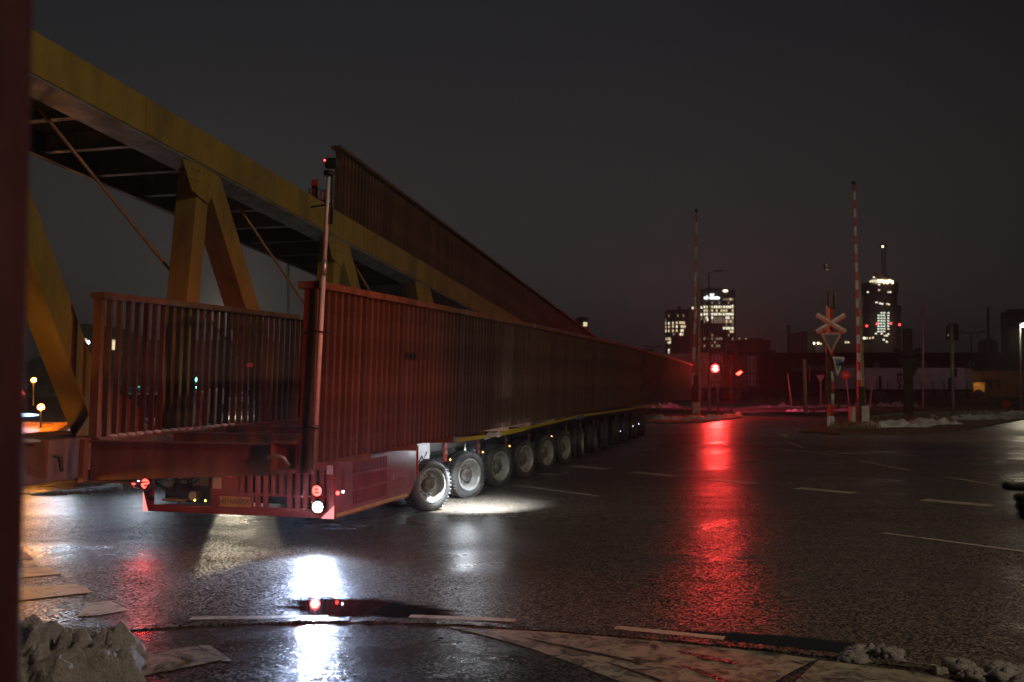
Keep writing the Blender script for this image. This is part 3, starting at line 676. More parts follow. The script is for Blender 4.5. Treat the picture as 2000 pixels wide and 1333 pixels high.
for q, z, r_ in ((1.30, .80, .075), (1.50, .775, .035)):
    mb = MB(); c = T(-.006, q, z); mb.cyl(c, c + TA * .004, r_, n=24); o = mk('round_sticker', mb, M['redpaint'] if r_ > .05 else M['polegrey'], tr)
    mb = MB(); mb.cyl(c - TA * .002, c - TA * .0005, r_ * .78, n=24); mk('sticker_face', mb, M['white'], o)
text('80', .07, T(-.011, 1.30, .80), (R(90), 0, -TT), M['black'], tr)
tpart('paper_label', -.004, -.001, 1.42, 1.53, .60, .73, 'white'); tpart('paper_label', -.004, -.001, .02, .095, .80, .90, 'white')
# tail lamps
def tail(q, z):
    c = T(-.045, q, z); mb = MB(); mb.cyl(c, c + TA * .044, .062, n=24); h = mk('tail_lamp', mb, M['black'], tr, True)
    mb = MB(); nn = 24; v = []
    for i in range(nn):
        t = 2 * math.pi * i / nn
        for r_ in (.030, .056): v.append(c - TA * .004 + TL * (r_ * math.cos(t)) + Vector((0, 0, r_ * math.sin(t))))
    mb.add(v, [(2 * i, 2 * i + 1, (2 * i + 3) % (2 * nn), (2 * i + 2) % (2 * nn)) for i in range(nn)])
    mk('tail_lens_ring', mb, E['tail'], h)
    mb = MB(); mb.bar(c - TA * .005 - TL * .028, c - TA * .005 + TL * .028, .004, .018); mk('tail_lens_bar', mb, E['tail'], h)
    lamp('tail_light_glow', 'SPOT', c - TA * .03, 9, RED, .05, c - TA * 2 - Vector((0, 0, .1)), 160, .6)
tail(2.40, .635); tail(.19, .620)
for q, z in ((2.58, .635), (-.05, .60)):
    mb = MB(); mb.bar(T(.0, q, z), T(.0, q + (.1 if q < 0 else -.12), z - .01), .015, .015); h = mk('side_marker_lamp', mb, M['black'], tr)
    mb = MB(); mb.ball(T(-.02, q, z), .022, 10); mk('marker_lens', mb, E['tail'], h, True)
    mb = MB(); mb.ball(T(-.01, q - .06 if q < 0 else q - .06, z + .015), .014, 10); mk('marker_lens_white', mb, E['dotw'], h, True)
# work lamp facing the camera
c = T(-.07, .165, .445); mb = MB(); mb.cyl(c, c + TA * .07, .062, n=20); h = mk('work_lamp', mb, M['black'], tr, True)
mb = MB(); mb.cyl(c - TA * .006, c - TA * .001, .058, n=20); mk('work_lamp_lens', mb, E['white'], h)
lamp('work_light', 'SPOT', c - TA * .03, 330, (.50, .68, 1), .05, (-1.5, 4, .0), 96, .8)
# red and white reflective corner boards
for q0, q1, flip in ((2.36, 2.46, 1), (.0, .16, 0)):
    mb = MB(); z0, z1 = .312, .46 if not flip else .54
    tri = [T(-.006, q0, z0), T(-.006, q0, z1), T(-.006, q1, z0)] if not flip else [T(-.006, q1, z0), T(-.006, q1, z1), T(-.006, q0 + .03, z0)]
    mb.prism(tri, TA * .004)
    mk('reflective_board', mb, em('board_glow', (1, .30, .28), 1.3), tr)  # emission imitates light thrown back by the boards
mb = MB(); mb.tube([T(-.03, 2.34, .62), T(-.08, 2.36, .55), T(-.08, 2.33, .48), T(-.03, 2.31, .46)], .035, 8); mk('rubber_buffer', mb, M['black'], tr, True)
mb = MB(); mb.tube([T(-.02, 2.60, .60), T(-.03, 2.56, .58), T(-.02, 2.46, .575)], .008, 6); mk('lamp_arm', mb, M['alu'], tr, True)
# trailer bed, side beams
SE = 23.2
tpart('bed', 2.47, SE, .45, 2.01, .70, ZT, 'dark'); tpart('side_beam', 2.60, SE, .20, .448, .80, ZT, 'dark'); tpart('side_beam', 2.60, SE, 2.012, 2.26, .80, ZT, 'dark')
# load saddles between bed and bridge
for k in range(6): tpart('load_saddle', 3 + k * 3.7, 3.3 + k * 3.7, .5, 1.95, ZT + .001, .994, 'steel_g')
# wheels: tyre, rim, hub; each pair on a steering leg
RW, WW = .36, .25
def wheel_meshes():
    K_ = 1.043; t = MB(); t.revolve([(.235, -.10), (.25, -.125), (.31, -.125), (.338, -.10), (.345, -.06), (.345, .06), (.338, .10), (.31, .125), (.25, .125), (.235, .10)], axis='X', n=32, caps=False)
    tr_ = MB()
    rm = MB(); rm.revolve([(.236, .100), (.242, .120), (.226, .120), (.210, .075), (.200, .0), (.17, -.02), (.10, .0)], axis='X', n=28, caps=False); rm.revolve([(.236, -.100), (.242, -.120), (.226, -.120), (.205, -.06), (.0, -.05)], axis='X', n=28, caps=False)
    hb = MB(); hb.revolve([(.10, .0), (.11, .04), (.10, .07), (.07, .085), (.03, .09)], axis='X', n=18)
    for k in range(10):
        a = 2 * math.pi * k / 10; hb.cyl((-.02, .135 * math.cos(a), .135 * math.sin(a)), (.025, .135 * math.cos(a), .135 * math.sin(a)), .012, n=8)
    # tread blocks
    for k in range(40):
        a = 2 * math.pi * (k + .5) / 40
        for x0, x1 in ((-.115, -.02), (.02, .115)):
            r0, r1 = .343, .350; da = .055
            p = []
            for r_ in (r0, r1):
                for aa in (a - da, a + da): p += [(x0, r_ * math.cos(aa), r_ * math.sin(aa)), (x1, r_ * math.cos(aa), r_ * math.sin(aa))]
            t.hexa([p[0], p[1], p[3], p[2], p[4], p[5], p[7], p[6]])
    for q in (t, rm, hb): q.v = [(x, y * K_, z * K_) for x, y, z in q.v]
    return t.mesh('tyre', M['rubber'], True), rm.mesh('rim', M['rim'], True), hb.mesh('hub', M['hub'], True)
me_t, me_r, me_h = wheel_meshes()
heads = [44, 41, 37, 34, 31, 28, 10, 7, 4, 2, 0, -3, -6]
for i in range(13):
    s = 3.30 + 1.62 * i
    for q, side in ((.38, 1), (2.08, -1)):
        cpos = T(s, q, RW + .003); yaw = -R(heads[i] if side == 1 else heads[i] * .85)
        leg = MB(); leg.cyl((0, 0, .04), (0, 0, .42), .07, n=10); leg.bar((0, .0, .1), (0, -.12, 0), .10, .09); leg.cyl((-.18, 0, 0), (.18, 0, 0), .045, n=10); leg.cyl((0, -.14, .08), (0, -.05, .40), .04, n=8)
        lo = put('axle_leg', leg.mesh('axle_leg', M['dark']), tr, loc=cpos - T0, rot=(0, 0, yaw))
        for sx in (1, -1):
            wo = put('wheel', me_t, tr, loc=cpos - T0 + Vector((math.cos(yaw) * .30 * sx, math.sin(yaw) * .30 * sx, 0)), rot=(rs.uniform(0, 3) if sx > 0 else 0, 0, yaw if sx > 0 else yaw + math.pi))
            wo.rotation_euler = (rs.uniform(0, 3), 0, yaw if sx > 0 else yaw + math.pi)
            put('rim', me_r, wo, loc=(0, 0, 0)); put('hub', me_h, wo, loc=(0, 0, 0))
# things on the trailer's right flank
cab = tpart('control_cabinet', 2.78, 3.42, .17, .195, .62, .952, 'white', .006, label='white control cabinet beside the first wheel')
tpart('cabinet_door', 2.86, 3.34, .160, .1685, .66, .92, 'white', .006, parent=cab)
mb = MB(); mb.tube([T(2.95, .155, .7), T(3.05, .15, .78), T(3.12, .152, .72), T(3.25, .15, .82)], .006, 6); mk('cable', mb, M['black'], cab, True)
mb = MB(); mb.bar(T(2.62, .05, .55), T(2.62, .05, .953), .035, .05); mk('red_post', mb, M['redpaint'], tr)
mb = MB()
for i in range(9): mb.tube([T(2.5 + rs.uniform(0, .1), .1, .9), T(2.5 + rs.uniform(-.05, .1), .06, .7), T(2.52 + rs.uniform(-.05, .1), .08, .5)], .012, 6)
mk('hydraulic_hose', mb, M['black'], tr, True)
for i in range(13):
    s = 4.05 + 1.62 * i
    mb = MB(); sbox(mb, T, s, s + .10, .165, .19, .62, .952); o = mk('marker_plate', mb, M['red'], tr)
    mb = MB(); sbox(mb, T, s + .004, s + .096, .161, .1645, .73, .78); mk('marker_band', mb, M['yellow'], o)
    if i % 2 == 0 or i in (1, 5, 7):
        mb = MB(); mb.ball(T(s + .2, .15, .635), .011, 8); mk('side_lamp', mb, E['amber'], tr, True)
for i in range(7):
    mb = MB(); mb.ball(T(18.5 + i * .75, .0 + .02 * (i % 3), .36 + .05 * (i % 2)), .007, 6); mk('hub_glint', mb, E['dotw'], tr, True)  # glowing dots imitate white glints near the far hubs
# lamps under the load that light the wheels and the road on both sides
def under_lamp(c, tgt, e_, cone, colr=(.86, .93, 1)):
    c = Vector(c); mb = MB(); mb.box(c.x - .05, c.x + .05, c.y - .04, c.y + .04, c.z, c.z + .05); h = mk('flank_lamp', mb, M['black'], tr)
    mb = MB(); mb.box(c.x - .045, c.x + .045, c.y - .035, c.y + .035, c.z - .005, c.z - .001); mk('flank_lamp_lens', mb, E['winw'], h)
    lamp('flank_light', 'SPOT', c - Vector((0, 0, .02)), e_, colr, .03, tgt, cone, .75)
under_lamp(T(3.45, -.50, 1.02), G(925, 990), 620, 100)
lamp('strap_fill', 'POINT', T(4.9, -.30, .90), 4, (.9, .95, 1), .03)  # added fill without a fixture, brightens the strap and cloth
lamp('flank_light', 'POINT', T(3.62, -.30, .84), 18, (.86, .93, 1), .04)  # extra bulb added so the cabinet and straps turn bright
mb = MB(); c = T(3.62, -.30, .84); mb.ball(c, .012, 8); mk('cabinet_fill_bulb', mb, E['winw'], tr, True); mb = MB(); mb.bar(c + Vector((0, 0, .02)), c + Vector((0, 0, .24)), .012, .012); mk('flank_lamp', mb, M['black'], tr)

# ------------------------------------------------------------------ foreground pole with signal head (out of frame above)
sp = thing('signal_pole', 'out-of-focus dark red pole standing right beside the photographer on the left edge', 'pole', (-.655, 1.2, 0))
mb = MB(); mb.cyl((-.655, 1.2, 0), (-.655, 1.2, 3.6), .062, n=32); mk('pole', mb, M['nearpole'], sp, True)
mb = MB(); mb.cyl((-.655, 1.2, 0.0), (-.655, 1.2, .03), .14, n=20); mk('foot_plate', mb, M['galv'], sp)
sp = thing('traffic_light', 'red-lit traffic signal on a grey pole outside the right edge of the view', 'traffic light', (NS.x + .3, NS.y - .1, 0))
mb = MB(); mb.cyl((NS.x + .3, NS.y - .1, 0), (NS.x + .3, NS.y - .1, 3.4), .06, n=20); mk('pole', mb, M['polegrey'], sp, True)
mb = MB(); mb.box(NS.x - .17, NS.x + .17, NS.y - .36, NS.y - .06, 2.1, 3.12); mk('signal_head', mb, M['black'], sp, bevel=.02)
mb = MB(); mb.cyl((NS.x, NS.y - .058, NS.z), (NS.x, NS.y - .04, NS.z), .1, n=24); mk('red_lens', mb, E['red'], sp)

# ------------------------------------------------------------------ snow heaps
def heap(name, c, rx, ry, h, seed, label, m='snowdirty', nr=46, na=120, rough=1.0, kind=None, cat='snow pile', fs=2.2):
    mb = MB(); v = [(c[0], c[1], h)]
    for i in range(1, nr + 1):
        for j in range(na):
            r_ = i / nr; a = 2 * math.pi * j / na
            p = Vector((math.cos(a), math.sin(a), seed * 3.7))
            rr = r_ * (1 + .28 * noise.noise(p * 1.6) + .12 * noise.noise(p * 5))
            x, y = c[0] + rx * rr * math.cos(a), c[1] + ry * rr * math.sin(a)
            q = Vector((x, y, seed * 2.3))
            base = max(0, 1 - r_ ** 2.2)
            lump = .60 * noise.noise(q * fs * .8) + .46 * noise.noise(q * fs * 1.9) + .38 * noise.noise(q * fs * 4.2) + .16 * noise.noise(q * fs * 10)
            if kind is None: lump -= .9 * max(0, noise.noise(q * 3.4 + Vector((5, 5, 5))) - .22) + .5 * max(0, noise.noise(q * 8 + Vector((1, 5, 5))) - .2)
            z = h * (base ** .6) * (.74 + rough * lump) if r_ < 1 else -.02
            v.append((x + .05 * rough * noise.noise(q * 7) * min(1, h * 3), y + .05 * rough * noise.noise(q * 7 + Vector((9, 0, 0))) * min(1, h * 3), max(z, -.02)))
    v[0] = (c[0], c[1], sum(v[k][2] for k in range(1, na + 1)) / na)
    fs_ = [(0, 1 + j, 1 + (j + 1) % na) for j in range(na)]
    for i in range(nr - 1):
        for j in range(na):
            a_, b_ = 1 + i * na + j, 1 + i * na + (j + 1) % na; fs_.append((a_, a_ + na, b_ + na, b_))
    mb.add(v, fs_); o = mk(name, mb, M[m], smooth=True)
    if kind: o['kind'] = kind
    else: tag(o, label, cat)
    return o
heap('snow_pile', (-3.12, 6.05, 0), .92, .98, .36, 1, 'dirty lumpy heap of old snow at the left front beside the dark red pole', fs=3.0, rough=.8, nr=110, na=280)
def lumps(name, px, spread, cnt, size, seed, label, m='snowlump'):
    rr = random.Random(seed); mb = MB(); c = G(*px)
    for i in range(int(cnt * 2.4)):
        x, y = c.x + rr.gauss(0, spread[0] * 1.25), c.y + rr.gauss(0, spread[1] * 1.4); r_ = size * rr.uniform(.35, 1.2) * (1 if i < cnt else .35)
        b0 = len(mb.v); mb.ball((0, 0, 0), 1, 14)
        for k in range(b0, len(mb.v)):
            p = Vector(mb.v[k]); d = 1 + .75 * noise.noise(p * 1.5 + Vector((seed, i * 5.1, 0))) + .45 * noise.noise(p * 3.4 + Vector((i, 0, 0))) + .2 * noise.noise(p * 7 + Vector((i, 3, 0)))
            mb.v[k] = (x + p.x * r_ * d * 1.2, y + p.y * r_ * d, r_ * .45 + p.z * r_ * d * .8)
    return tag(mk(name, mb, M[m], smooth=True), label, 'snow')
lumps('snow_lump', (1650, 1292), (.035, .03), 6, .05, 4, 'small broken lump of snow on the path edge, left of the pale rock-like piece')
lumps('snow_lump', (1695, 1290), (.075, .03), 13, .062, 5, 'middle-sized pile of white snow lumps on the kerb near the bottom right')
lumps('snow_lump', (1985, 1335), (.14, .07), 30, .075, 6, 'pile of white snow chunks in the bottom right corner')
lumps('snow_lump', (1908, 1312), (.01, .01), 2, .035, 8, 'single tiny snow chunk just left of the corner pile')
lumps('snow_crumbs', (255, 1315), (.09, .12), 22, .026, 12, 'scattered dirty snow crumbs along the foot of the big heap')
def bank(name, pts, w_, h, seed, m='snow'):
    """irregular low bank along ground points"""
    mb = MB(); P = [G(*p) if len(p) == 2 else Vector(p) for p in pts]; tot = []
    nn = 110
    segs = [(P[i], P[i + 1]) for i in range(len(P) - 1)]; Ls = [(b - a).length for a, b in segs]; Lt = sum(Ls)
    k = 18; v = []
    for i in range(nn + 1):
        d = Lt * i / nn; j = 0
        while j < len(Ls) - 1 and d > Ls[j]: d -= Ls[j]; j += 1
        a, b = segs[j]; c = a.lerp(b, min(1, d / Ls[j])); dr = (b - a).normalized(); nr_ = Vector((-dr.y, dr.x, 0))
        wid = w_ * (.55 + .9 * abs(noise.noise(Vector((i * .17, seed, 0))))) * min(1, 4 * i / nn + .1, 4 * (1 - i / nn) + .1)
        for e_ in range(k + 1):
            t = e_ / k * 2 - 1; p = c + nr_ * (wid * t); z = h * max(0, 1 - t * t) * (.1 + 2.0 * noise.noise(Vector((p.x * 1.1, p.y * 1.4, seed)))) + .9 * h * noise.noise(p * 3.1) + .04
            v.append((p.x, p.y, z if abs(t) < 1 else -.04))
    mb.add(v, [(i * (k + 1) + j, i * (k + 1) + j + 1, (i + 1) * (k + 1) + j + 1, (i + 1) * (k + 1) + j) for i in range(nn) for j in range(k)])
    o = mk(name, mb, M[m], smooth=True); o['kind'] = 'stuff'; return o
# grassy traffic islands (kerbed) and their snow
def island(px, h=.05):
    P = [G(*p) for p in px]; mb = MB(); mb.prism([(p.x, p.y, -.02) for p in P], (0, 0, h + .02)); struct(mk('traffic_island', mb, M['soil']))
island([(1240, 824), (1290, 828), (1380, 826), (1450, 817), (1440, 808), (1330, 800), (1230, 804)])
island([(1560, 845), (1640, 850), (1740, 850), (1880, 842), (1990, 822), (2080, 806), (1990, 800), (1830, 806), (1700, 818), (1600, 832)])
island([(1480, 806), (1600, 814), (1700, 812), (1800, 802), (1790, 797), (1560, 796), (1490, 799)], .06)
bank('snow_patch', [(1240, 815), (1290, 822), (1345, 822), (1400, 816)], 1.3, .16, 2)
bank('snow_patch', [(1370, 822), (1420, 818), (1447, 812)], .6, .14, 3)
bank('snow_patch', [(1705, 838), (1760, 834), (1810, 830), (1880, 832)], 1.6, .22, 4)
bank('snow_patch', [(1820, 818), (1870, 822), (1930, 820), (1985, 812)], 1.5, .18, 5)
bank('snow_patch', [(1515, 807), (1570, 806), (1640, 806), (1665, 803)], 1.1, .14, 6)
bank('snow_patch', [(1440, 798), (1560, 797), (1700, 796), (1800, 793)], 1.6, .2, 7)
bank('snow_patch', [(1945, 905), (1975, 903), (2030, 905)], .35, .09, 8)
bank('snow_patch', [(150, 944), (230, 947), (330, 940)], .5, .08, 9, 'snowdirty')
bank('snow_patch', [(60, 968), (160, 962), (240, 956)], .35, .05, 10, 'snowdirty')
bank('snow_patch', [(370, 812), (450, 812), (560, 812)], 1.2, .3, 11)
bank('snow_patch', [(1255, 797), (1300, 797), (1340, 797)], 1.2, .3, 12)
# tufts of dry grass on the islands
mb = MB(); rr = random.Random(5)
for (x0, y0, x1, y1, cnt) in ((1330, 818, 1450, 812, 170), (1620, 838, 1720, 842, 260), (1700, 822, 1860, 822, 300), (1860, 812, 1990, 806, 260), (1640, 806, 1820, 802, 200)):
    for i in range(cnt):
        p = G(x0 + (x1 - x0) * rr.random(), y0 + (y1 - y0) * rr.random() + rr.uniform(-3, 3)); h = rr.uniform(.08, .34); dx, dy = rr.uniform(-.1, .1), rr.uniform(-.1, .1); w_ = .012
        mb.add([(p.x - w_, p.y, .08), (p.x + w_, p.y, .08), (p.x + dx, p.y + dy, .08 + h)], [(0, 1, 2)])
o = mk('dry_grass', mb, M['twig']); o['kind'] = 'stuff'

# ------------------------------------------------------------------ level crossing and signs
def rot_disc(mb, c, r_, t, nrm=(0, -1, 0), n=24): c = Vector(c); nrm = Vector(nrm); mb.cyl(c, c + nrm * t, r_, n=n)
def striped_arm(x0, y0, x1, y1, Y, w_, cols, k, parent, name='arm_section'):
    a, b = pix(x0, y0, Y), pix(x1, y1, Y)
    for i in range(k):
        mb = MB(); p, q = a.lerp(b, i / k), a.lerp(b, (i + 1) / k); ww = w_ * (1 - .45 * (1 - i / k)) if True else w_
        mb.bar(p, q, ww, .06); mk(name, mb, M[cols[i % len(cols)]], parent)
def crossing_barrier(xb, yb, arm, arm2, box, k, label, grp):
    b = G(xb, yb); t = thing('crossing_barrier', label, 'barrier', tuple(b), grp); Y = b.y
    striped_arm(arm[0], arm[1], arm[2], arm[3], Y, .155, ('redpaint', 'white'), k, t)
    mb = MB(); mb.bar(pix(arm2[0], arm2[1], Y + .3), pix(arm2[2], arm2[3], Y + .3), .14, .08); mk('counterweight_arm', mb, M['barriertan'], t)
    mb = MB(); mb.ball(pix(arm[0] - 1, arm[1] + 2, Y), .09, 8); mk('tip_lamp', mb, M['black'], t, True)
    for (x0, x1, y0, y1) in box:
        p0, p1 = pix(x0, y1, Y), pix(x1, y0, Y); mb = MB(); mb.box(p0.x, p1.x, Y - .15, Y + .25, 0, p1.z); mk('drive_housing', mb, M['white'], t, bevel=.03)
    mb = MB(); p = pix((arm[2] + arm2[2]) / 2, arm[3], Y); mb.box(p.x - .16, p.x + .10, Y - .1, Y + .2, 0.1, p.z + .5); mk('arm_mount', mb, M['signback'], t)
    return t
crossing_barrier(1356, 812, (1361, 410, 1354, 752), (1365, 545, 1366, 785), [(1352, 1367, 786, 812)], 14, 'tall raised red and white barrier beside the lit red signal', None)
crossing_barrier(1676, 826, (1668, 356, 1679, 778), (1676, 540, 1687, 790), [(1661, 1669, 795, 822), (1681, 1696, 793, 827)], 24, 'tall raised red and white barrier right of the crossbuck sign', None)
# little bumps on the tall arm
# signal with lit red lens
b = G(1394, 808); t = thing('traffic_light', 'traffic signal on two grey poles with its red lens lit', 'traffic light', tuple(b))
for dx in (-.24, .22):
    mb = MB(); mb.cyl((b.x + dx, b.y, 0), (b.x + dx, b.y, 2.55), .055 if dx > 0 else .09, n=12); mk('pole', mb, M['polegrey'], t, True)
mb = MB(); c = SIG; mb.box(c.x - .36, c.x + .36, c.y - .1, c.y + .12, c.z - .75, c.z + .32); mk('signal_head', mb, M['black'], t, bevel=.06)
mb = MB(); rot_disc(mb, (c.x, c.y - .10, c.z), .22, .02); mk('red_lens', mb, E['lens_halo'], t)  # lens drawn oversize, its glowing red ring standing in for a halo
mb = MB(); rot_disc(mb, (c.x, c.y - .12, c.z), .13, .02); mk('red_lens_core', mb, E['redcore'], t)
for dz in (-.45,):
    mb = MB(); rot_disc(mb, (c.x, c.y - .10, c.z + dz), .13, .02); mk('dark_lens', mb, M['glass'], t)
mb = MB()
for i in range(9):
    a0, a1 = math.pi * i / 9, math.pi * (i + 1) / 9
    mb.bar((c.x + .17 * math.cos(a0), c.y - .2, c.z + .17 * math.sin(a0)), (c.x + .17 * math.cos(a1), c.y - .2, c.z + .17 * math.sin(a1)), .2, .01, up=(0, 0, 1))
mk('visor', mb, M['black'], t)
# crossbuck seen from behind with side lamp
def crossbuck(c, L_, w_, ms, parent, ang=R(27), stripes=True, yoff=0):
    c = Vector(c)
    for k, sgn in enumerate((1, -1)):
        d = Vector((math.cos(ang), 0, math.sin(ang) * sgn)); nn = Vector((-d.z, 0, d.x)); cc = c + Vector((0, -.02 * k, 0))
        mb = MB(); mb.prism([cc - d * L_ - nn * w_, cc + d * L_ - nn * w_, cc + d * L_ + nn * w_, cc - d * L_ + nn * w_], (0, .015, 0)); o = mk('cross_plank', mb, M[ms[0]], parent)
        if stripes:
            mb = MB(); s_ = 1
            mb.prism([cc + Vector((0, -.004, 0)) - d * L_ * .97 + nn * w_ * .02, cc + Vector((0, -.004, 0)) + d * L_ * .97 + nn * w_ * .02, cc + Vector((0, -.004, 0)) + d * L_ * .97 + nn * w_ * .85, cc + Vector((0, -.004, 0)) - d * L_ * .97 + nn * w_ * .85], (0, .003, 0))
            mk('plank_stripe', mb, M[ms[1]], o)
def striped_pole(b, top, r_, k, parent, cols=('white', 'redpaint')):
    for i in range(k):
        mb = MB(); mb.cyl((b.x, b.y, top * i / k), (b.x, b.y, top * (i + 1) / k), r_, n=12, caps=(i in (0, k - 1))); mk('pole_band', mb, M[cols[i % 2]], parent, True)
b = G(1428, 808); t = thing('level_crossing_sign', 'crossbuck seen from behind on a red and white striped pole beside the lit signal', 'sign', tuple(b))
striped_pole(b, 3.2, .085, 6, t, ('barriertan', 'redpaint'))
crossbuck((b.x + .05, b.y - .1, pix(0, 706, b.y).z), .72, .11, ('signback',), t, R(38), False)
mb = MB(); c = SIG2; mb.box(c.x - .15, c.x + .25, c.y - .1, c.y + .15, c.z - .28, c.z + .30); mb.bar((b.x, b.y, c.z), (c.x, c.y, c.z), .05, .05); mb.ball(pix(1427, 690, b.y), .2, 10, sq=(1.3, 1, .5)); mk('signal_head', mb, M['signback'], t, bevel=.04)
mb = MB(); mb.bar((c.x - .10, c.y - .16, c.z - .1), (c.x + .14, c.y - .16, c.z + .06), .03, .08); mb.bar((c.x + .0, c.y - .16, c.z - .14), (c.x + .2, c.y - .16, c.z + .02), .03, .03); mk('red_lens', mb, E['red'], t)
# main crossbuck group
b = G(1622, 835); Yb = b.y; t = thing('level_crossing_sign', 'orange-red and white crossbuck above a red-rimmed triangle on a striped pole', 'sign', tuple(b))
def zat(y, Y=None): return pix(1000, y, Y or Yb).z
for z0, z1, m_ in ((0, zat(813), 'white'), (zat(813), zat(790), 'redpaint'), (zat(790), zat(690), 'signback'), (zat(690), zat(598), 'orangered')):
    mb = MB(); mb.box(b.x - .13, b.x + .03, Yb - .03, Yb + .06, z0, z1); mk('pole_band', mb, M[m_], t)
cols_ = ['white', 'redpaint', 'white', 'redpaint', 'white', 'redpaint']
for i in range(6):
    mb = MB(); z0, z1 = zat(835 - i * 22 if i < 6 else 0), zat(835 - (i + 1) * 22); mb.cyl((b.x + .13, Yb + .12, max(0, z0)), (b.x + .13, Yb + .12, z1), .065, n=10); mk('pole_band', mb, M[cols_[i]], t, True)
mb = MB(); mb.cyl((b.x + .13, Yb + .12, zat(703)), (b.x + .13, Yb + .12, zat(590)), .06, n=10); mk('rear_pole', mb, M['redpaint'], t, True)
mb = MB(); c = pix(1625, 584, Yb); mb.box(c.x - .16, c.x + .02, Yb - .1, Yb + .1, zat(601), zat(569)); mb.box(c.x + .05, c.x + .20, Yb - .1, Yb + .1, zat(603), zat(571)); mb.bar((c.x - .16, Yb - .1, zat(570)), (c.x + .2, Yb - .1, zat(570)), .02, .03); mk('signal_head', mb, M['black'], t, bevel=.01)
crossbuck(tuple(pix(1623, 632, Yb - .2)), .66, .098, ('orangered', 'white'), t, R(31))
def tri_sign(px, Y, rim_m, face_m, parent, border=.72, thick=.012):
    P = [pix(x, y, Y) for x, y in px]; c = sum(P, Vector()) / 3
    mb = MB(); mb.prism(P, (0, thick, 0)); o = mk('sign_plate', mb, M[rim_m[0]], parent)
    if len(rim_m) > 1:
        mb = MB(); mb.prism([c + (p - c) * .82 + Vector((0, -.004, 0)) for p in P], (0, .003, 0)); mk('sign_border', mb, M[rim_m[1]], o)
    mb = MB(); mb.prism([c + (p - c) * border + Vector((0, -.008, 0)) for p in P], (0, .003, 0)); mk('sign_face', mb, M[face_m], o)
tri_sign([(1602, 650), (1646, 649), (1623, 694)], Yb - .22, ('orangered', 'polepink'), 'signdark', t, .66)
b2 = pix(1636, 700, Yb - .15)
t2 = thing('triangle_sign', 'small white-rimmed dark blue triangle sign with a bent corner below the crossbuck', 'sign', (b2.x, b2.y, 0))
tri_sign([(1626, 697), (1650, 698), (1636, 735)], Yb - .2, ('white',), 'signblue', t2, .66)
mb = MB(); mb.ball(pix(1646, 711, Yb - .24), .11, 8, sq=(1.2, .3, .8)); mb.bar(pix(1650, 712, Yb - .22), pix(1632, 712, Yb - .2), .05, .03); mk('bracket', mb, M['signback'], t2, True)
t = thing('surveillance_camera', 'small camera on a thin mast above the crossbuck sign', 'camera', (b.x, Yb + .2, 0))
mb = MB(); mb.cyl(pix(1619, 600, Yb + .2), pix(1618, 522, Yb + .2), .025, n=8); mk('mast', mb, M['polegrey'], t, True)
mb = MB(); c = pix(1613, 521, Yb + .2); mb.box(c.x - .07, c.x + .06, c.y - .1, c.y + .1, c.z - .12, c.z + .12); mk('camera_body', mb, M['black'], t, bevel=.02)
mb = MB(); mb.bar(pix(1612, 528, Yb + .2), pix(1619, 526, Yb + .2), .04, .03); mk('bracket', mb, M['galv'], t)
# further posts and signs
def simple_pole(x, yb, yt, r_, m_, name, label, cat='pole', xt=None, Y=None, lean=0):
    p = G(x, yb); Yp = Y or p.y
    if Y: p = Vector((pix(x, 742, Y).x, Y, 0))
    t = thing(name, label, cat, (p.x, Yp, 0)); mb = MB(); q = pix(xt if xt else x, yt, Yp); mb.cyl((p.x, Yp, 0), q, r_, n=10); mk('pole', mb, M[m_], t, True)
    return t, Vector((p.x, Yp, 0)), q
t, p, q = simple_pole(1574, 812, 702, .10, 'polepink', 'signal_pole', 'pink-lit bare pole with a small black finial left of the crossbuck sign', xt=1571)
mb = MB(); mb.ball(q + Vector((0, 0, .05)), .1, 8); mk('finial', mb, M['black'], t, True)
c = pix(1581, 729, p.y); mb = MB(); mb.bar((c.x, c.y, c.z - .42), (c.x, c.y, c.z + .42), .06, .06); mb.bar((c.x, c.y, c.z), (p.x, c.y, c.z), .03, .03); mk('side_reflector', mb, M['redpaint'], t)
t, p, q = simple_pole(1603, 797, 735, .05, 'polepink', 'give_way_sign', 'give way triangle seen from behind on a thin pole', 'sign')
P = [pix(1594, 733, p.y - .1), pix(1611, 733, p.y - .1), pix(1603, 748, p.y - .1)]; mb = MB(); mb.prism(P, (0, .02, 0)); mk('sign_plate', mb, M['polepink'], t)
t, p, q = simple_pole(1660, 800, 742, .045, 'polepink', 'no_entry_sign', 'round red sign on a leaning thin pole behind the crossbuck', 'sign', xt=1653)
mb = MB(); rot_disc(mb, pix(1652, 733, p.y - .1), .26, .02); mk('sign_plate', mb, M['orangered'], t)
mb = MB(); c = pix(1652, 733, p.y - .125); mb.box(c.x - .16, c.x + .16, c.y - .01, c.y, c.z - .05, c.z + .05); mk('sign_bar', mb, M['white'], t)
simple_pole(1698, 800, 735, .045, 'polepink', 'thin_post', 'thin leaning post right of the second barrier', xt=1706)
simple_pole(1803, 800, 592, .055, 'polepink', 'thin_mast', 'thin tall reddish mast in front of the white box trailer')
t, p, q = simple_pole(1862, 818, 630, .085, 'polegrey', 'traffic_light', 'tall grey pole carrying unlit signal heads seen from behind, at the right', 'traffic light', xt=1858)
for (x, y0, y1, ww) in ((1862, 633, 666, .22), (1853, 636, 664, .1), (1863, 720, 737, .12), (1857, 738, 762, .09)):
    mb = MB(); a, c = pix(x, y1, p.y + .15), pix(x, y0, p.y + .15); mb.box(c.x - ww, c.x + ww, c.y - .12, c.y + .12, a.z, c.z); mk('signal_head', mb, M['black'], t, bevel=.05)
mb = MB(); mb.ball(pix(1852, 655, p.y - .05), .035, 8); mk('status_light', mb, E['wind'], t, True)
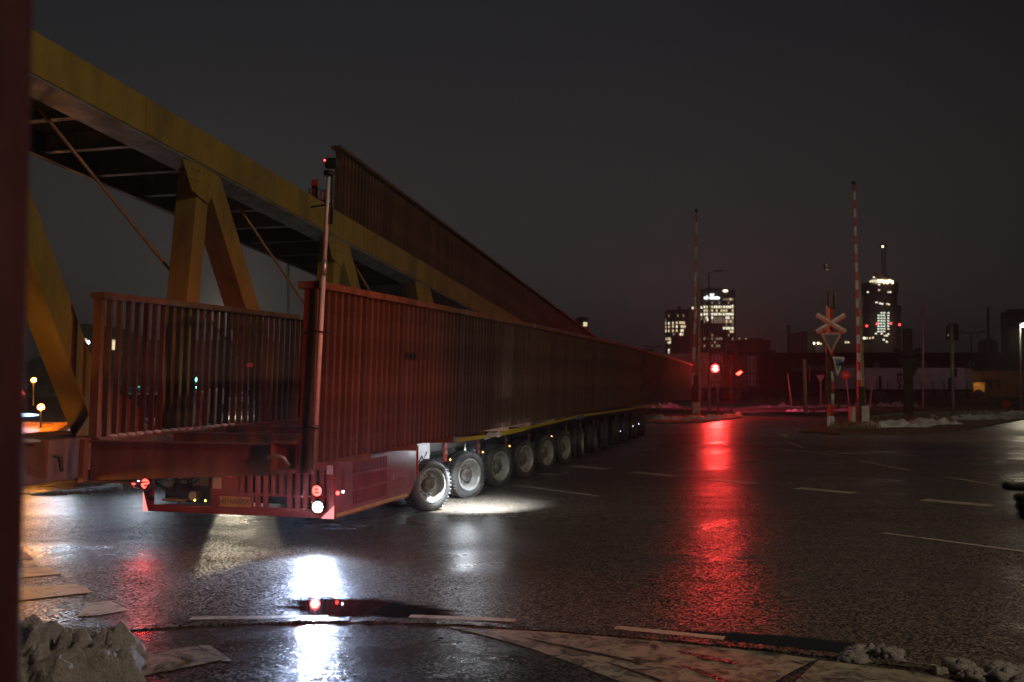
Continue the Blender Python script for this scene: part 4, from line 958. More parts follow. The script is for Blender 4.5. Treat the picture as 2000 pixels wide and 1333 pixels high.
b = G(1775, 820); t = thing('level_crossing_sign', 'dark crossbuck and large triangle seen from behind, silhouetted on a thick post', 'sign', tuple(b))
mb = MB(); c = pix(1769, 642, b.y); mb.box(b.x - .22, b.x + .22, b.y - .1, b.y + .1, 0, c.z); mk('post', mb, M['signback'], t, bevel=.08)
cx = pix(1773, 696, b.y - .2)
for sgn in (1, -1):
    mb = MB(); d = Vector((math.cos(R(28)), 0, math.sin(R(28)))); d.x *= sgn; nn = Vector((-d.z, 0, d.x)) * .1; e0 = cx; e1 = cx + d * .72
    mb.prism([e0 - nn, e1 - nn, e1 + nn, e0 + nn], (0, .02, 0)); mk('cross_plank', mb, M['signback'], t)
mb = MB(); mb.prism([pix(1752, 700, b.y - .15), pix(1802, 700, b.y - .15), pix(1778, 748, b.y - .15)], (0, .02, 0)); mk('sign_plate', mb, M['signback'], t)
t, p, q = simple_pole(1966, 806, 795, .05, 'polepink', 'round_sign', 'low round reddish sign back near the right edge', 'sign')
mb = MB(); rot_disc(mb, pix(1965, 790, p.y - .1), .24, .02); mk('sign_plate', mb, M['redpaint'], t)
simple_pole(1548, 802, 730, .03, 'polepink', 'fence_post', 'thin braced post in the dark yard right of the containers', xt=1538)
# street lamps
def street_lamp(x, yt, Y, arms, label, lit=None, r_=.06, m_='signback', head=1.0):
    p = Vector((pix(x, 742, Y).x, Y, 0)); t = thing('street_lamp', label, 'street lamp', tuple(p)); top = pix(x, yt, Y)
    mb = MB(); mb.cyl(p, (p.x, p.y, top.z), r_ * 1.3, r_ * .7, n=10); mk('pole', mb, M[m_], t, True)
    for a in arms:
        mb = MB(); e1 = Vector((p.x + a, p.y, top.z + .15)); mb.bar((p.x, p.y, top.z), e1, .06, .06); mb.bar(e1 - Vector((.1 * head * (1 if a > 0 else -1), 0, 0)), e1 + Vector((.55 * head * (1 if a > 0 else -1), 0, .06)), .22 * head, .10 * head); o = mk('lamp_head', mb, M[m_], t)
        if lit:
            mb = MB(); c = e1 + Vector((.25 * head * (1 if a > 0 else -1), -.05, -.09)); mb.ball(c, lit[1], 10, sq=(1.4, 1, .7)); mk('lamp_glass', mb, E[lit[0]], o, True)
    return t
street_lamp(1386, 534, 75, (.5,), 'tall unlit street lamp rising behind the lit red signal')
street_lamp(1276, 680, 110, (.5, -.5), 'small double-arm lamp above the far end of the bridge', r_=.07)
street_lamp(1898, 652, 105, (.9, -.9), 'double-arm unlit lamp above the warehouse roof', r_=.08)
street_lamp(1994, 638, 58.3, (.02,), 'lit street lamp at the right edge', ('street', .17), m_='polegrey')
street_lamp(448, 606, 62.3, (.3,), 'brightly lit street lamp above the left railing', ('street', .17))
street_lamp(305, 694, 80, (.35,), 'lit double street lamp seen through the left railing', ('dotw', .12))
street_lamp(217, 667, 120, (.5,), 'far bluish-white lit lamp seen through the left railing', ('dotw', .2))
t, p, q = simple_pole(563, 0, 513, .09, 'galv', 'flag_mast', 'thin bare pale mast between the truss diagonals', Y=62)
mb = MB(); 
# ------------------------------------------------------------------ rail wagons with containers
def container(c, yaw, L_, W_, Hh, z0, m_, label, door=None, text_=None):
    t = thing('shipping_container', label, 'container', (c[0], c[1], 0)); cy, sy = math.cos(yaw), math.sin(yaw)
    def f(x, y, z): return Vector((c[0] + x * cy - y * sy, c[1] + x * sy + y * cy, z))
    mb = MB(); mb.box(-L_ / 2, L_ / 2, -W_ / 2, W_ / 2, z0, z0 + Hh, f=f); body = mk('body', mb, M[m_], t)
    k = int(L_ / .55)
    for side in (-1,):
        mb = MB()
        for i in range(k):
            x = -L_ / 2 + (i + .25) * L_ / k; mb.box(x, x + .5 * L_ / k, side * W_ / 2 - .035, side * W_ / 2 - .001, z0 + .15, z0 + Hh - .15, f=f)
        mk('corrugation', mb, M[m_], t)
    for ex in (-1, 1):
        d = MB()
        for y0 in (-W_ / 2 + .05, .02): d.box(ex * L_ / 2 + ex * .002, ex * L_ / 2 + ex * .05, y0, y0 + W_ / 2 - .07, z0 + .1, z0 + Hh - .1, f=f)
        dd = mk('door_leaf', d, M[door or m_], t)
        mb = MB()
        for yy in (-.9, -.35, .35, .9): mb.box(ex * L_ / 2 + ex * .052, ex * L_ / 2 + ex * .10, yy - .03, yy + .03, z0 + .08, z0 + Hh - .08, f=f)
        for zz in (.5, 1.2, 2.0): mb.box(ex * L_ / 2 + ex * .052, ex * L_ / 2 + ex * .08, -1.05, 1.05, z0 + zz, z0 + zz + .05, f=f)
        mk('lock_rod', mb, M['signback'], dd)
    for xx in (-1, 1):
        for yy in (-1, 1):
            mb = MB(); mb.box(xx * L_ / 2 - .09, xx * L_ / 2 + .09, yy * W_ / 2 - .09, yy * W_ / 2 + .09, z0, z0 + Hh + .01, f=f); mk('corner_post', mb, M[m_], t)
    return t, f
# tracks of containers standing in the yard, turned about a third from the camera
Yc = 88
for (xl, ym, m_, dr, lb) in ((1352, Yc - 1, 'cont_tan', 'cont_white', 'tan container with pale door end behind the first barrier'), (1452, Yc + 2, 'cont_brown', 'cont_white', 'brown container with a white door end right of the lit signal')):
    yaw = R(-37); L_ = 12.2 if m_ == 'cont_tan' else 7.5
    e_ = pix(xl + (45 if m_ == 'cont_tan' else 15), 742, ym)
    c = (e_.x - math.cos(yaw) * L_ / 2 + (0), e_.y - math.sin(yaw) * L_ / 2)
    container(c, yaw, L_, 2.5, 3.0, 1.15, m_, lb, dr)
    wg = thing('flat_wagon', 'low flat rail wagon carrying the ' + ('tan' if m_ == 'cont_tan' else 'brown') + ' container', 'wagon', (c[0], c[1], 0))
    def fw(x, y, z, c=c, yaw=yaw): return Vector((c[0] + x * math.cos(yaw) - y * math.sin(yaw), c[1] + x * math.sin(yaw) + y * math.cos(yaw), z))
    mb = MB(); mb.box(-L_ / 2 - .3, L_ / 2 + .3, -1.25, 1.25, .85, 1.14, f=fw); mk('frame', mb, M['signback'], wg)
    for xx in (-L_ / 2 + 1, -L_ / 2 + 2.8, L_ / 2 - 2.8, L_ / 2 - 1):
        mb = MB(); mb.cyl(fw(xx, -.85, .46), fw(xx, .85, .46), .46, n=16); mk('wheelset', mb, M['dark'], wg)
# warehouse
def building(name, label, x0, x1, yt, Y, depth, m_, roof='flat', yb=None, cat='building', z1=None):
    a, b = pix(x0, yt, Y), pix(x1, yt, Y); t = thing(name, label, cat, ((a.x + b.x) / 2, Y, 0)); mb = MB(); mb.box(a.x, b.x, Y, Y + depth, 0, a.z); mk('wall', mb, M[m_], t); return t, a, b
t, a, b = building('warehouse', 'long low dark red warehouse behind the yard', 1470, 2080, 694, 140, 30, 'wood')
for i in range(0, 60):
    x = a.x + (b.x - a.x) * i / 60; mb = MB(); mb.box(x, x + .12, 139.92, 139.99, 0, a.z - .2); mk('cladding_batten', mb, M['wood'], t)
mb = MB(); mb.box(a.x - .5, b.x + .5, 139.5, 171, a.z, a.z + .35); mk('roof_edge', mb, M['brickdark'], t)
for x in (1712, 1805, 1896):
    c = pix(x, 715 if x == 1712 else 712, 139.8); mb = MB(); mb.ball(c, .55, 10, sq=(1, .3, 1)); mk('vent_cowl', mb, M['trailerbox'], t, True)
t, a, b = building('warehouse', 'near grey-roofed low shed left of the box trailers', 1600, 1680, 722, 112, 10, 'brickdark')
mb = MB(); c0 = pix(1590, 724, 111.9); c1 = pix(1692, 720, 111.9); mb.prism([c0, c1, pix(1670, 713, 111.9), pix(1625, 714, 111.9)], (0, 10, 0)); mk('roof', mb, M['facade2'], t)
c = pix(1640, 748, 111.9); mb = MB(); mb.box(c.x - .75, c.x + .55, c.y - .05, c.y - .01, c.z - 1.0, c.z + 1.0); o = mk('lit_doorway', mb, E['orangewin'], t)
for dx, dz in ((-.3, -.2), (.2, .5)):
    mb = MB(); mb.box(c.x + dx - .12, c.x + dx + .12, c.y - .08, c.y - .055, c.z + dz - .2, c.z + dz + .3); mk('lit_pane', mb, E['win'], t)
# box trailers
def boxtrailer(x0, x1, yt, yb, Y, label, yaw=0):
    a, b = pix(x0, yt, Y), pix(x1, yb, Y); t = thing('box_trailer', label, 'truck trailer', ((a.x + b.x) / 2, Y, 0)); mb = MB()
    mb.box(a.x, b.x, Y, Y + 2.5, max(b.z, 1.0) if False else .95, a.z); mk('box_body', mb, M['trailerbox'], t, bevel=.03)
    mb = MB(); mb.box(a.x + .05, b.x - .05, Y + .1, Y + 2.4, .75, .94); mk('chassis', mb, M['signback'], t)
    mb = MB(); k = 9
    for i in range(k + 1):
        x = a.x + (b.x - a.x) * i / k; mb.box(x - .03, x + .03, Y - .02, Y - .001, 1.0, a.z - .05)
    mk('side_rib', mb, M['trailerbox'], t)
    for xx in (b.x - 1.2, b.x - 2.3, b.x - 3.4, a.x + 1.2):
        mb = MB(); mb.cyl((xx, Y + .1, .46), (xx, Y + .4, .46), .46, n=16); mk('wheel', mb, M['rubber'], t)
    return t, a, b
t, a, b = boxtrailer(1690, 1886, 719, 778, 92, 'long white box trailer parked in the yard with dark lettering'); BXT = a
mb = MB(); mb.box(pix(1752, 742, 92).x, pix(1762, 742, 92).x, 91.93, 91.97, pix(0, 744, 92).z, pix(0, 729, 92).z); o = mk('black_panel', mb, M['black'], t)
text('n', .95, pix(1759, 738, 91.9), (R(90), 0, 0), M['white'], t); text('S', 1.0, pix(1757, 752, 91.85), (R(90), 0, 0), M['black'], t)
mb = MB(); mb.box(pix(1716, 742, 92).x, pix(1721, 742, 92).x, 91.93, 91.97, pix(0, 763, 92).z, pix(0, 735, 92).z); mk('black_panel', mb, M['black'], t)
t, a, b = boxtrailer(1628, 1684, 719, 778, 96, 'shorter pinkish box trailer left of the long white one')
t, a, b = boxtrailer(1887.5, 1899, 720, 776, 93, 'narrow pale container end at the right of the box trailers')
a = pix(1950, 742, 97); t, f_ = container((a.x, 97), 0, 9.0, 2.5, 2.5, .2, 'cont_yellow', 'brown-yellow corrugated container with dark lettering at the right')
text('m', 2.2, pix(1936, 748, 95.6), (R(90), 0, 0), M['black'], t)
c = pix(1912, 758, 94.5); t = thing('lit_shed', 'small orange-lit shed doorway between the trailers and the yellow container', 'shed', (c.x, c.y, 0))
mb = MB(); mb.box(c.x - .6, c.x + .6, c.y, c.y + .9, 0, c.z + .55); mk('wall', mb, M['cont_yellow'], t)
mb = MB(); mb.box(c.x - .5, c.x + .5, c.y - .03, c.y - .005, c.z - .4, c.z + .35); mk('lit_doorway', mb, E['orangewin'], t)
lamp('shed_light', 'POINT', (c.x, c.y - .6, c.z + .4), 14, (1, .45, .1), .1)
# mesh fence in front of the trailers
fence = thing('mesh_fence', 'thin wire mesh fence in front of the white box trailers', 'fence', tuple(pix(1800, 742, 80)))
for i in range(10):
    x = pix(1690 + i * 22, 742, 80).x; mb = MB(); mb.cyl((x, 80, 0), (x, 80, 1.75), .03, n=6); mk('fence_post', mb, M['signback'], fence)
mb = MB(); x0, x1 = pix(1690, 742, 80).x, pix(1888, 742, 80).x
for k in range(8): mb.bar((x0, 80, .2 + k * .22), (x1, 80, .2 + k * .22), .012, .012)
k = int((x1 - x0) / .25)
for i in range(k): mb.bar((x0 + i * .25, 80, .1), (x0 + i * .25, 80, 1.74), .008, .008)
o = mk('wire_mesh', mb, M['signback'], fence); o['kind'] = 'stuff'
# scrub and rails in front of the yard
mb = MB(); rr = random.Random(11)
for i in range(2600):
    x = rr.uniform(18, 46); y = rr.uniform(64, 78); h = rr.uniform(.2, 1.0) * (1 if noise.noise(Vector((x * .3, y * .3, 0))) > -.1 else .3); a_ = rr.uniform(-.35, .35)
    mb.add([(x - .02, y, 0), (x + .02, y, 0), (x + a_, y, h)], [(0, 1, 2)])
o = mk('scrub', mb, M['soil']); o['kind'] = 'stuff'
mb = MB(); mb.box(6, 60, 60, 60.07, .0, .12); mb.box(6, 60, 61.5, 61.57, .0, .12); struct(mk('railway_track', mb, M['steel_d']))

# ------------------------------------------------------------------ skyline
def add_window(t, me, p, m_=None): return put('window', me, t, loc=p - Vector(t.location))
def winmesh(w_, h, m_): return MB().box(-w_ / 2, w_ / 2, -.05, .02, -h / 2, h / 2).mesh('window', m_)
rr = random.Random(21)
# left round tower
Yt = 300; a, b = pix(1299, 608, Yt), pix(1350, 608, Yt); rad = (b.x - a.x) / 2; cx = pix(1325, 608, Yt + rad * .8).x
t = thing('office_tower', 'lower round office tower with scattered lit windows, left of the sign tower', 'tower', (cx, Yt, 0))
mb = MB(); mb.cyl((cx, Yt + rad, 0), (cx, Yt + rad, a.z), rad, n=32); mk('wall', mb, M['facade'], t, False)
mb = MB(); mb.cyl((cx, Yt + rad, a.z + .01), (cx, Yt + rad, a.z + .5), rad * .96, n=32); mb.box(cx - .4, cx + .4, Yt + 1, Yt + 2, a.z + .5, a.z + 1.6); mk('roof', mb, M['facade'], t)
m1 = {k: winmesh(.48, .72, E[k]) for k in ('win', 'winw', 'wind')}
def place_round(t, cx, cy, rad, x, y, w_mesh, Y0):
    p = pix(x, y, Y0); dx = max(-.98, min(.98, (p.x - cx) / rad)); yy = cy - rad * math.sqrt(1 - dx * dx) - .06
    o = put('window', w_mesh, t, loc=Vector((cx + dx * rad, yy, p.z)) - Vector(t.location), rot=(0, 0, math.asin(dx)))
rows1 = {617: [1308, 1324, 1335], 631: [1301, 1308, 1315, 1322, 1328, 1332, 1336], 638: [1301, 1308, 1315, 1322, 1331, 1334, 1338], 646: [1301, 1304, 1308, 1315, 1322, 1331, 1334], 653: [1329, 1333], 662: [1304, 1307, 1310], 669: [1307, 1310], 684: [1308], 689: [1308]}
for y, xs in rows1.items():
    for x in xs: place_round(t, cx, Yt + rad, rad, x, y + rr.uniform(-.4, .4), m1['wind' if y < 625 else rr.choice(('win', 'winw', 'win'))], Yt)
for y in range(617, 690, 7):
    for x in range(1302, 1348, 7):
        if rr.random() < .3: place_round(t, cx, Yt + rad, rad, x, y + .8, m1['wind'] if rr.random() < .2 else winmesh(.62, .85, M['glass']) if False else m1['wind'], Yt) if rr.random() < .15 else None
# main tower
Yt = 310; a, b = pix(1373, 566, Yt), pix(1438, 566, Yt); al = pix(1351, 600, Yt)
t = thing('office_tower', 'tallest office tower with a white glowing sign and rows of lit windows', 'tower', ((a.x + b.x) / 2, Yt, 0))
rc = 1.8
def rounded(x0, x1, y0, y1, r_, z0, z1, n=6):
    pts = [(x0, y0)]
    for i in range(n + 1):
        t_ = -math.pi / 2 + math.pi / 2 * i / n; pts.append((x1 - r_ + r_ * math.cos(t_), y0 + r_ + r_ * math.sin(t_)))
    pts += [(x1, y1), (x0, y1)]
    return MB().prism([(x, y, z0) for x, y in pts], (0, 0, z1 - z0))
mk('wall', rounded(a.x, b.x, Yt, Yt + 14, rc, 0, a.z), M['facade'], t)
mb = MB(); mb.box(al.x, a.x - .01, Yt + .6, Yt + 12, 0, al.z); mk('wing_wall', mb, M['facade'], t)
mb = MB(); mb.box(a.x + .6, b.x - 2.5, Yt + .3, Yt + 10, a.z + .01, a.z + .5); mk('roof_parapet', mb, M['facade'], t)
# storey bands
for k in range(17):
    z = 1.5 + k * 1.75
    if z > a.z - 1: break
    mb = MB(); mb.box(a.x + .05, b.x - rc, Yt - .08, Yt - .01, z, z + .12); mk('storey_band', mb, M['brickdark'], t)
m2 = {k: winmesh(.50, .74, E[k]) for k in ('win', 'winw', 'wind')}; m2['bar'] = winmesh(.40, 1.9, E['wind'])
def pw(x, y, k, Y0=Yt - .1): put('window', m2[k], t, loc=pix(x, y, Y0) - Vector(t.location))
xsr = [1376, 1380.5, 1385, 1391, 1396, 1400, 1405, 1409, 1414, 1419, 1423, 1427, 1431]
for y, on, kk in ((600, range(13), 'winw'), (607, [0, 1, 2, 3, 5, 7, 8, 9, 12], 'win'), (614, range(13), 'winw'), (585, [8, 9, 10, 11, 12], 'wind'), (621, [1, 3, 9, 10, 12], 'winw'), (628, [9, 11, 12], 'wind'), (641.5, [8, 9, 10, 11, 12], 'winw'), (648, [11, 12], 'win'), (598, [12], 'winw')):
    for i in on: pw(xsr[i], y, kk if rr.random() > .25 else 'win')
for i in range(13): 
    if i not in (1, 2): pw(xsr[i], 625.5, 'bar', Yt - .06)
pw(1382, 625, 'winw', Yt - .2)
for x, y in ((1353, 602), (1358, 602), (1366, 602), (1370, 601), (1358, 609), (1358, 616), (1366, 616), (1370, 615), (1358, 623), (1366, 623), (1370, 623), (1358, 637), (1357, 684)): pw(x, y, 'winw' if y < 618 else 'wind', Yt + .5)
for i in range(26): pw(rr.choice(xsr), rr.choice((592, 634, 655, 662, 669, 676)), 'wind', Yt - .05)
sg_ = MB()
x = 1375.5
while x < 1405:   # row of lit sign letters
    w_ = rr.uniform(1.3, 2.6); hh = rr.choice((4.2, 4.2, 5.2, 6.4)); p0, p1 = pix(x, 584.5, Yt - .3), pix(x + w_, 584.5 - hh, Yt - .3); sg_.box(p0.x, p1.x, Yt - .35, Yt - .12, p0.z, p1.z); x += w_ + .5
for x0, x1, y0, y1 in ((1387, 1391, 574.5, 576), (1388.5, 1389.6, 576, 580), (1391.8, 1393, 574.5, 580), (1393, 1394.5, 574.5, 576)):
    p0, p1 = pix(x0, y1, Yt - .3), pix(x1, y0, Yt - .3); sg_.box(p0.x, p1.x, Yt - .35, Yt - .12, p0.z, p1.z)
mk('lit_sign', sg_, E['sign'], t)
mb = MB(); mb.ball(pix(1417, 568.5, Yt - .3), .45, 8, sq=(1.8, .4, .8)); mk('roof_lamp', mb, E['work'], t, True)
# dark blocks right of it
t, a, b = building('apartment_block', 'dark stepped block right of the sign tower with white roof lamps', 1440, 1504, 664, 280, 15, 'brickdark')
for x0, x1, yt in ((1462, 1488, 661), (1500, 1513, 684)):
    p0, p1 = pix(x0, yt, 279), pix(x1, yt, 279); mb = MB(); mb.box(p0.x, p1.x, 278, 292, 0, p0.z); mk('wing', mb, M['brickdark'], t)
for x in (1444, 1457, 1481): mb = MB(); mb.ball(pix(x, 662, 278.5), .28, 8); mk('roof_lamp', mb, E['wind'], t, True)
t, a, b = building('low_shed', 'low pale shed at the foot of the thin chimneys', 1500, 1576, 690, 290, 12, 'facade2')
for x, yt, r_, lb in ((1540.5, 635, .42, 'tallest thin chimney trailing a faint plume'), (1548, 664, .25, 'thin short pipe right of the tallest chimney'), (1557.5, 658, .30, 'left one of the twin chimneys'), (1563, 658, .30, 'right one of the twin chimneys')):
    p = pix(x, yt, 285); t = thing('chimney', lb, 'chimney', (p.x, p.y, 0)); mb = MB(); mb.cyl((p.x, p.y, 0), p, r_ * 1.1, r_, n=14); mk('stack', mb, M['facade'], t, True)
    mb = MB(); mb.cyl(p - Vector((0, 0, .5)), p - Vector((0, 0, .2)), r_ * 1.15, n=14); mk('rim_band', mb, M['brickdark'], t, True)
t, a, b = building('factory_building', 'pale concrete factory block behind the crossbuck sign', 1576, 1606, 647, 260, 15, 'facade2')
p0, p1 = pix(1590, 672, 259), pix(1700, 672, 259); mb = MB(); mb.box(p0.x, p1.x, 258, 274, 0, p0.z + .0); mk('wing', mb, M['facade2'], t)
for x, y in ((1590, 671), (1598, 671), (1603, 672), (1652, 669), (1657, 669), (1688, 661), (1693, 661), (1699, 661), (1705, 660)):
    mb = MB(); mb.ball(pix(x, y, 256), .28, 8); mk('wall_lamp', mb, E['work'] if x < 1600 or x == 1688 else E['win'], t, True)
# tower under construction
Yt = 330; t = thing('unfinished_tower', 'round tower under construction with a glowing top floor and red warning lights', 'tower', tuple(pix(1727, 742, Yt) - Vector((0, 0, H))))
def cylp(x0, x1, yt, yb, name, m_, n=24, mats=None):
    a, b = pix(x0, yt, Yt + 4), pix(x1, yb, Yt + 4); r_ = (b.x - a.x) / 2; mb = MB(); mb.cyl(((a.x + b.x) / 2, Yt + 6, b.z), ((a.x + b.x) / 2, Yt + 6, a.z), r_, n=n); return mk(name, mb, mats or M[m_], t)
cylp(1692, 1763, 612, 742, 'lower_storeys', 'facade2'); cylp(1690, 1763, 598, 611.5, 'formwork_band', 'facade'); cylp(1692, 1755, 576, 597.5, 'upper_storeys', 'facade'); cylp(1689, 1757, 553, 575.5, 'safety_netting', 'wood')
cylp(1704, 1745, 547, 552.8, 'lit_floor', None, mats=em('lit_top_floor', (1, .86, .58), 1.6)); cylp(1706, 1743, 541, 546.8, 'top_formwork', 'cont_tan'); cylp(1711, 1738, 534, 540.8, 'top_crown', 'cont_tan')
for x in (1706, 1711, 1716, 1722, 1727, 1733, 1738, 1743):
    mb = MB(); p = pix(x, 549.5 + (2 if x % 2 else 0), Yt - 1.2); mb.box(p.x - .25, p.x + .25, p.y - .1, p.y + .1, p.z - .55, p.z + .55); mk('site_lamp', mb, E['work'] if x > 1715 else E['win'], t)
for x, y in ((1707, 542), (1717, 556), (1717, 567), (1695, 571), (1735, 571), (1739, 571), (1712, 591), (1719, 593), (1723, 594), (1733, 594), (1736, 595), (1722, 652), (1728, 656), (1732, 656), (1735, 653), (1711, 652), (1726, 664), (1732, 668)):
    mb = MB(); p = pix(x, y, Yt - 6.3); mb.box(p.x - .3, p.x + .3, p.y - .1, p.y + .1, p.z - .25, p.z + .25); mk('lit_opening', mb, E['winw'] if rr.random() < .6 else E['win'], t)
mw = winmesh(.62, .42, em('lit_window_greenish', (.85, 1, .84), 1.7)); mw2 = winmesh(.62, .42, E['winw'])
for r_ in range(8):
    for x in (1716, 1721.5, 1727, 1735):
        if rr.random() < .92: o = put('window', mw if rr.random() < .7 else mw2, t, loc=pix(x + rr.uniform(-.4, .4), 611.5 + r_ * 5.2, Yt - 6.2) - Vector(t.location))
for x, y in ((1693, 637), (1713, 633), (1740, 632), (1757, 634.5)):
    mb = MB(); mb.ball(pix(x, y, Yt - 6.5), .38, 8); mk('warning_light', mb, E['reddot'], t, True)
for i in range(14):
    x = 1693 + i * 5.2; p0, p1 = pix(x, 575, Yt + .0), pix(x, 553, Yt)
    mb = MB(); dx = (p0.x - pix(1723, 742, Yt).x) / 5.9; yy = Yt + 6 - 5.9 * math.sqrt(max(0, 1 - dx * dx)); mb.box(p0.x - .08, p0.x + .08, yy - .12, yy - .02, p0.z, p1.z); mk('netting_post', mb, M['signback'], t)
cr = pix(1727, 742, Yt + 6); cr = thing('tower_crane', 'thin crane mast with a small lamp rising from the unfinished tower', 'crane', (cr.x, Yt + 6, 0))
p0, p1 = pix(1726, 534, Yt + 6), pix(1725.5, 484, Yt + 6); mb = MB()
for dx in (-.5, .5):
    for dy in (-.5, .5): mb.bar(p0 + Vector((dx, dy, -1)), p1 + Vector((dx, dy, 0)), .16, .16)
k = 9
for i in range(k):
    z0, z1 = p0.z + (p1.z - p0.z) * i / k, p0.z + (p1.z - p0.z) * (i + 1) / k; sg2 = 1 if i % 2 else -1
    mb.bar((p0.x - .5 * sg2, Yt + 5.5, z0), (p0.x + .5 * sg2, Yt + 5.5, z1), .1, .1)
mk('mast', mb, M['brickdark'], cr)
mb = MB(); mb.box(p1.x - .9, p1.x + .9, Yt + 5, Yt + 7, p1.z, p1.z + .7); mb.bar(p1 + Vector((1.0, 0, .7)), p1 + Vector((.6, 0, 1.6)), .3, .3); mk('crane_cab', mb, M['signback'], cr)
mb = MB(); mb.ball(pix(1724, 482, Yt + 4.5), .36, 8); mk('mast_lamp', mb, E['work'], cr, True)
# silos, stack, block at the far right
for i, x in enumerate((1917, 1930, 1942)):
    p = pix(x, 666 + (3 if i != 1 else 0), 200); t = thing('silo', ('left', 'middle', 'right')[i] + ' one of three pale silos above the warehouse roof', 'silo', (p.x, p.y, 0), 'silos above the warehouse'); mb = MB(); mb.cyl((p.x, p.y, 0), p, .72, n=16); mb.cyl(p, p + Vector((0, 0, .35)), .72, .2, n=16); mk('tank', mb, M['facade2'], t, True)
    mb = MB(); mb.tube([p + Vector((-.6, -.5, .5)), p + Vector((.6, -.5, .5))], .05, 6); mb.bar(p + Vector((-.6, -.5, 0)), p + Vector((-.6, -.5, .5)), .05, .05); mk('handrail', mb, M['signback'], t)
t, p, q = simple_pole(1930, 0, 600, .22, 'facade2', 'chimney', 'thin pale chimney above the silos', 'chimney', Y=205)
t, a, b = building('dark_block', 'plain dark block cut by the right edge of the view', 1969, 2060, 609, 190, 3, 'brickdark')
mb = MB(); mb.box(a.x + .4, b.x - .4, 190.5, 192, a.z + .01, a.z + .5); mk('roof', mb, M['facade'], t)
t, a, b = building('low_block', 'small dark rooftop beyond the far end of the bridge', 1140, 1275, 682, 240, 12, 'brickdark')
p0, p1 = pix(1128, 620, 238), pix(1149, 620, 238); mb = MB(); mb.box(p0.x, p1.x, 238, 246, 0, p0.z); mk('stair_tower', mb, M['facade'], t)
mb = MB(); mb.box(p1.x - 1.2, p1.x - .3, 237.9, 237.99, p0.z - 2.2, p0.z - 1.2); mk('lit_window', mb, E['win'], t)
# horizon wood and town mass
mb = MB(); rr = random.Random(2)
for k in range(240):
    x = -420 + k * 3.6; 
    if -40 < x < 110: h = rr.uniform(2, 4)
    else: h = rr.uniform(5, 10)
    mb.ball((x, 400 + rr.uniform(-20, 20), h * .4), h, 7, sq=(1.0, .6, .9))
o = mk('treeline', mb, M['soil']); o['kind'] = 'stuff'

# ------------------------------------------------------------------ town seen through the left railing
def lit_block(label, x0, x1, yt, Y, wins, roof=True):
    t, a, b = building('apartment_block', label, x0, x1, yt, Y, 12, 'brickdark')
    if roof:
        mb = MB(); zc_ = a.z; mb.prism([(a.x - .8, Y - .6, zc_ + .01), (b.x + .8, Y - .6, zc_ + .01), ((a.x + b.x) / 2, Y - .6, zc_ + 2.0)], (0, 13, 0)); mk('roof', mb, M['signback'], t)
    for (x, y, w_, h, k) in wins:
        p = pix(x, y, Y - .05); mb = MB(); mb.box(p.x - w_ / 2, p.x + w_ / 2, p.y - .04, p.y, p.z - h / 2, p.z + h / 2); mk('window', mb, E[k], t)
    return t
lit_block('dark gabled apartment block with a few lit windows, left of the railing post', 100, 232, 662, 130, [(163, 668, .9, 1.0, 'win'), (160, 668, .4, .8, 'wind'), (219, 674, 1.0, 1.3, 'win'), (232, 690, .6, .8, 'wind'), (190, 712, .6, .5, 'wind'), (193, 741, 1.0, .6, 'wind')])
lit_block('long dark apartment block behind the left railing', 236, 520, 665, 150, [(275, 684, .8, .8, 'wind'), (230, 707, .5, .5, 'wind'), (265, 741, 1.0, .3, 'wind'), (330, 700, .6, .6, 'wind'), (372, 690, .7, .7, 'wind'), (470, 712, .6, .5, 'wind')], False)
for i, (x, y, m_, r_, lb) in enumerate(((172, 669, 'dotw', .13, 'bluish lamp by the lit window of the gabled block'), (194, 667, 'dot', .14, 'warm white lamp beside the railing post top'), (166, 684, 'dot', .12, 'small white lamp left of the railing post'), (213, 707, 'dot', .12, 'small white lamp just right of the railing post'))):
    p = pix(x, y, 100); t = thing('street_lamp', lb, 'street lamp', (p.x, p.y, 0)); mb = MB(); mb.cyl((p.x, p.y + .3, 0), (p.x, p.y + .3, p.z), .06, n=8); mk('pole', mb, M['signback'], t, True)
    mb = MB(); mb.ball(p, r_ * 1.3, 8); mk('lamp_glass', mb, E[m_], t, True)
# green signal
b = Vector((pix(386, 742, 46).x, 46, 0)); t = thing('traffic_light', 'green-lit traffic signal seen through the left railing', 'traffic light', tuple(b))
mb = MB(); mb.cyl(b, (b.x, b.y, 1.7), .06, n=10); mk('pole', mb, M['signback'], t, True)
mb = MB(); mb.box(b.x - .16, b.x + .16, 45.9, 46.15, 1.25, 2.25); mk('signal_head', mb, M['black'], t, bevel=.04)
for y, r_ in ((742, .10), (757, .07)):
    mb = MB(); c = pix(386, y, 45.88); mb.cyl(c, c - Vector((0, .02, 0)), r_, n=16); mk('green_lens', mb, E['green'], t)
t2 = thing('traffic_light', 'second dim green signal further left behind the railing', 'traffic light', (pix(267, 742, 70).x, 70, 0)); b = Vector(t2.location)
mb = MB(); mb.cyl(b, (b.x, b.y, 2.6), .06, n=8); mk('pole', mb, M['signback'], t2, True)
mb = MB(); c = pix(267, 757, 69.9); mb.box(c.x - .3, c.x + .3, c.y, c.y + .2, c.z - .1, c.z + 1.2); mk('signal_head', mb, M['black'], t2)
mb = MB(); mb.box(c.x - .22, c.x + .22, c.y - .02, c.y - .001, c.z + .0, c.z + .07); mk('green_lens', mb, em('dim_green_lens', (.1, .8, .6), 1.2), t2)
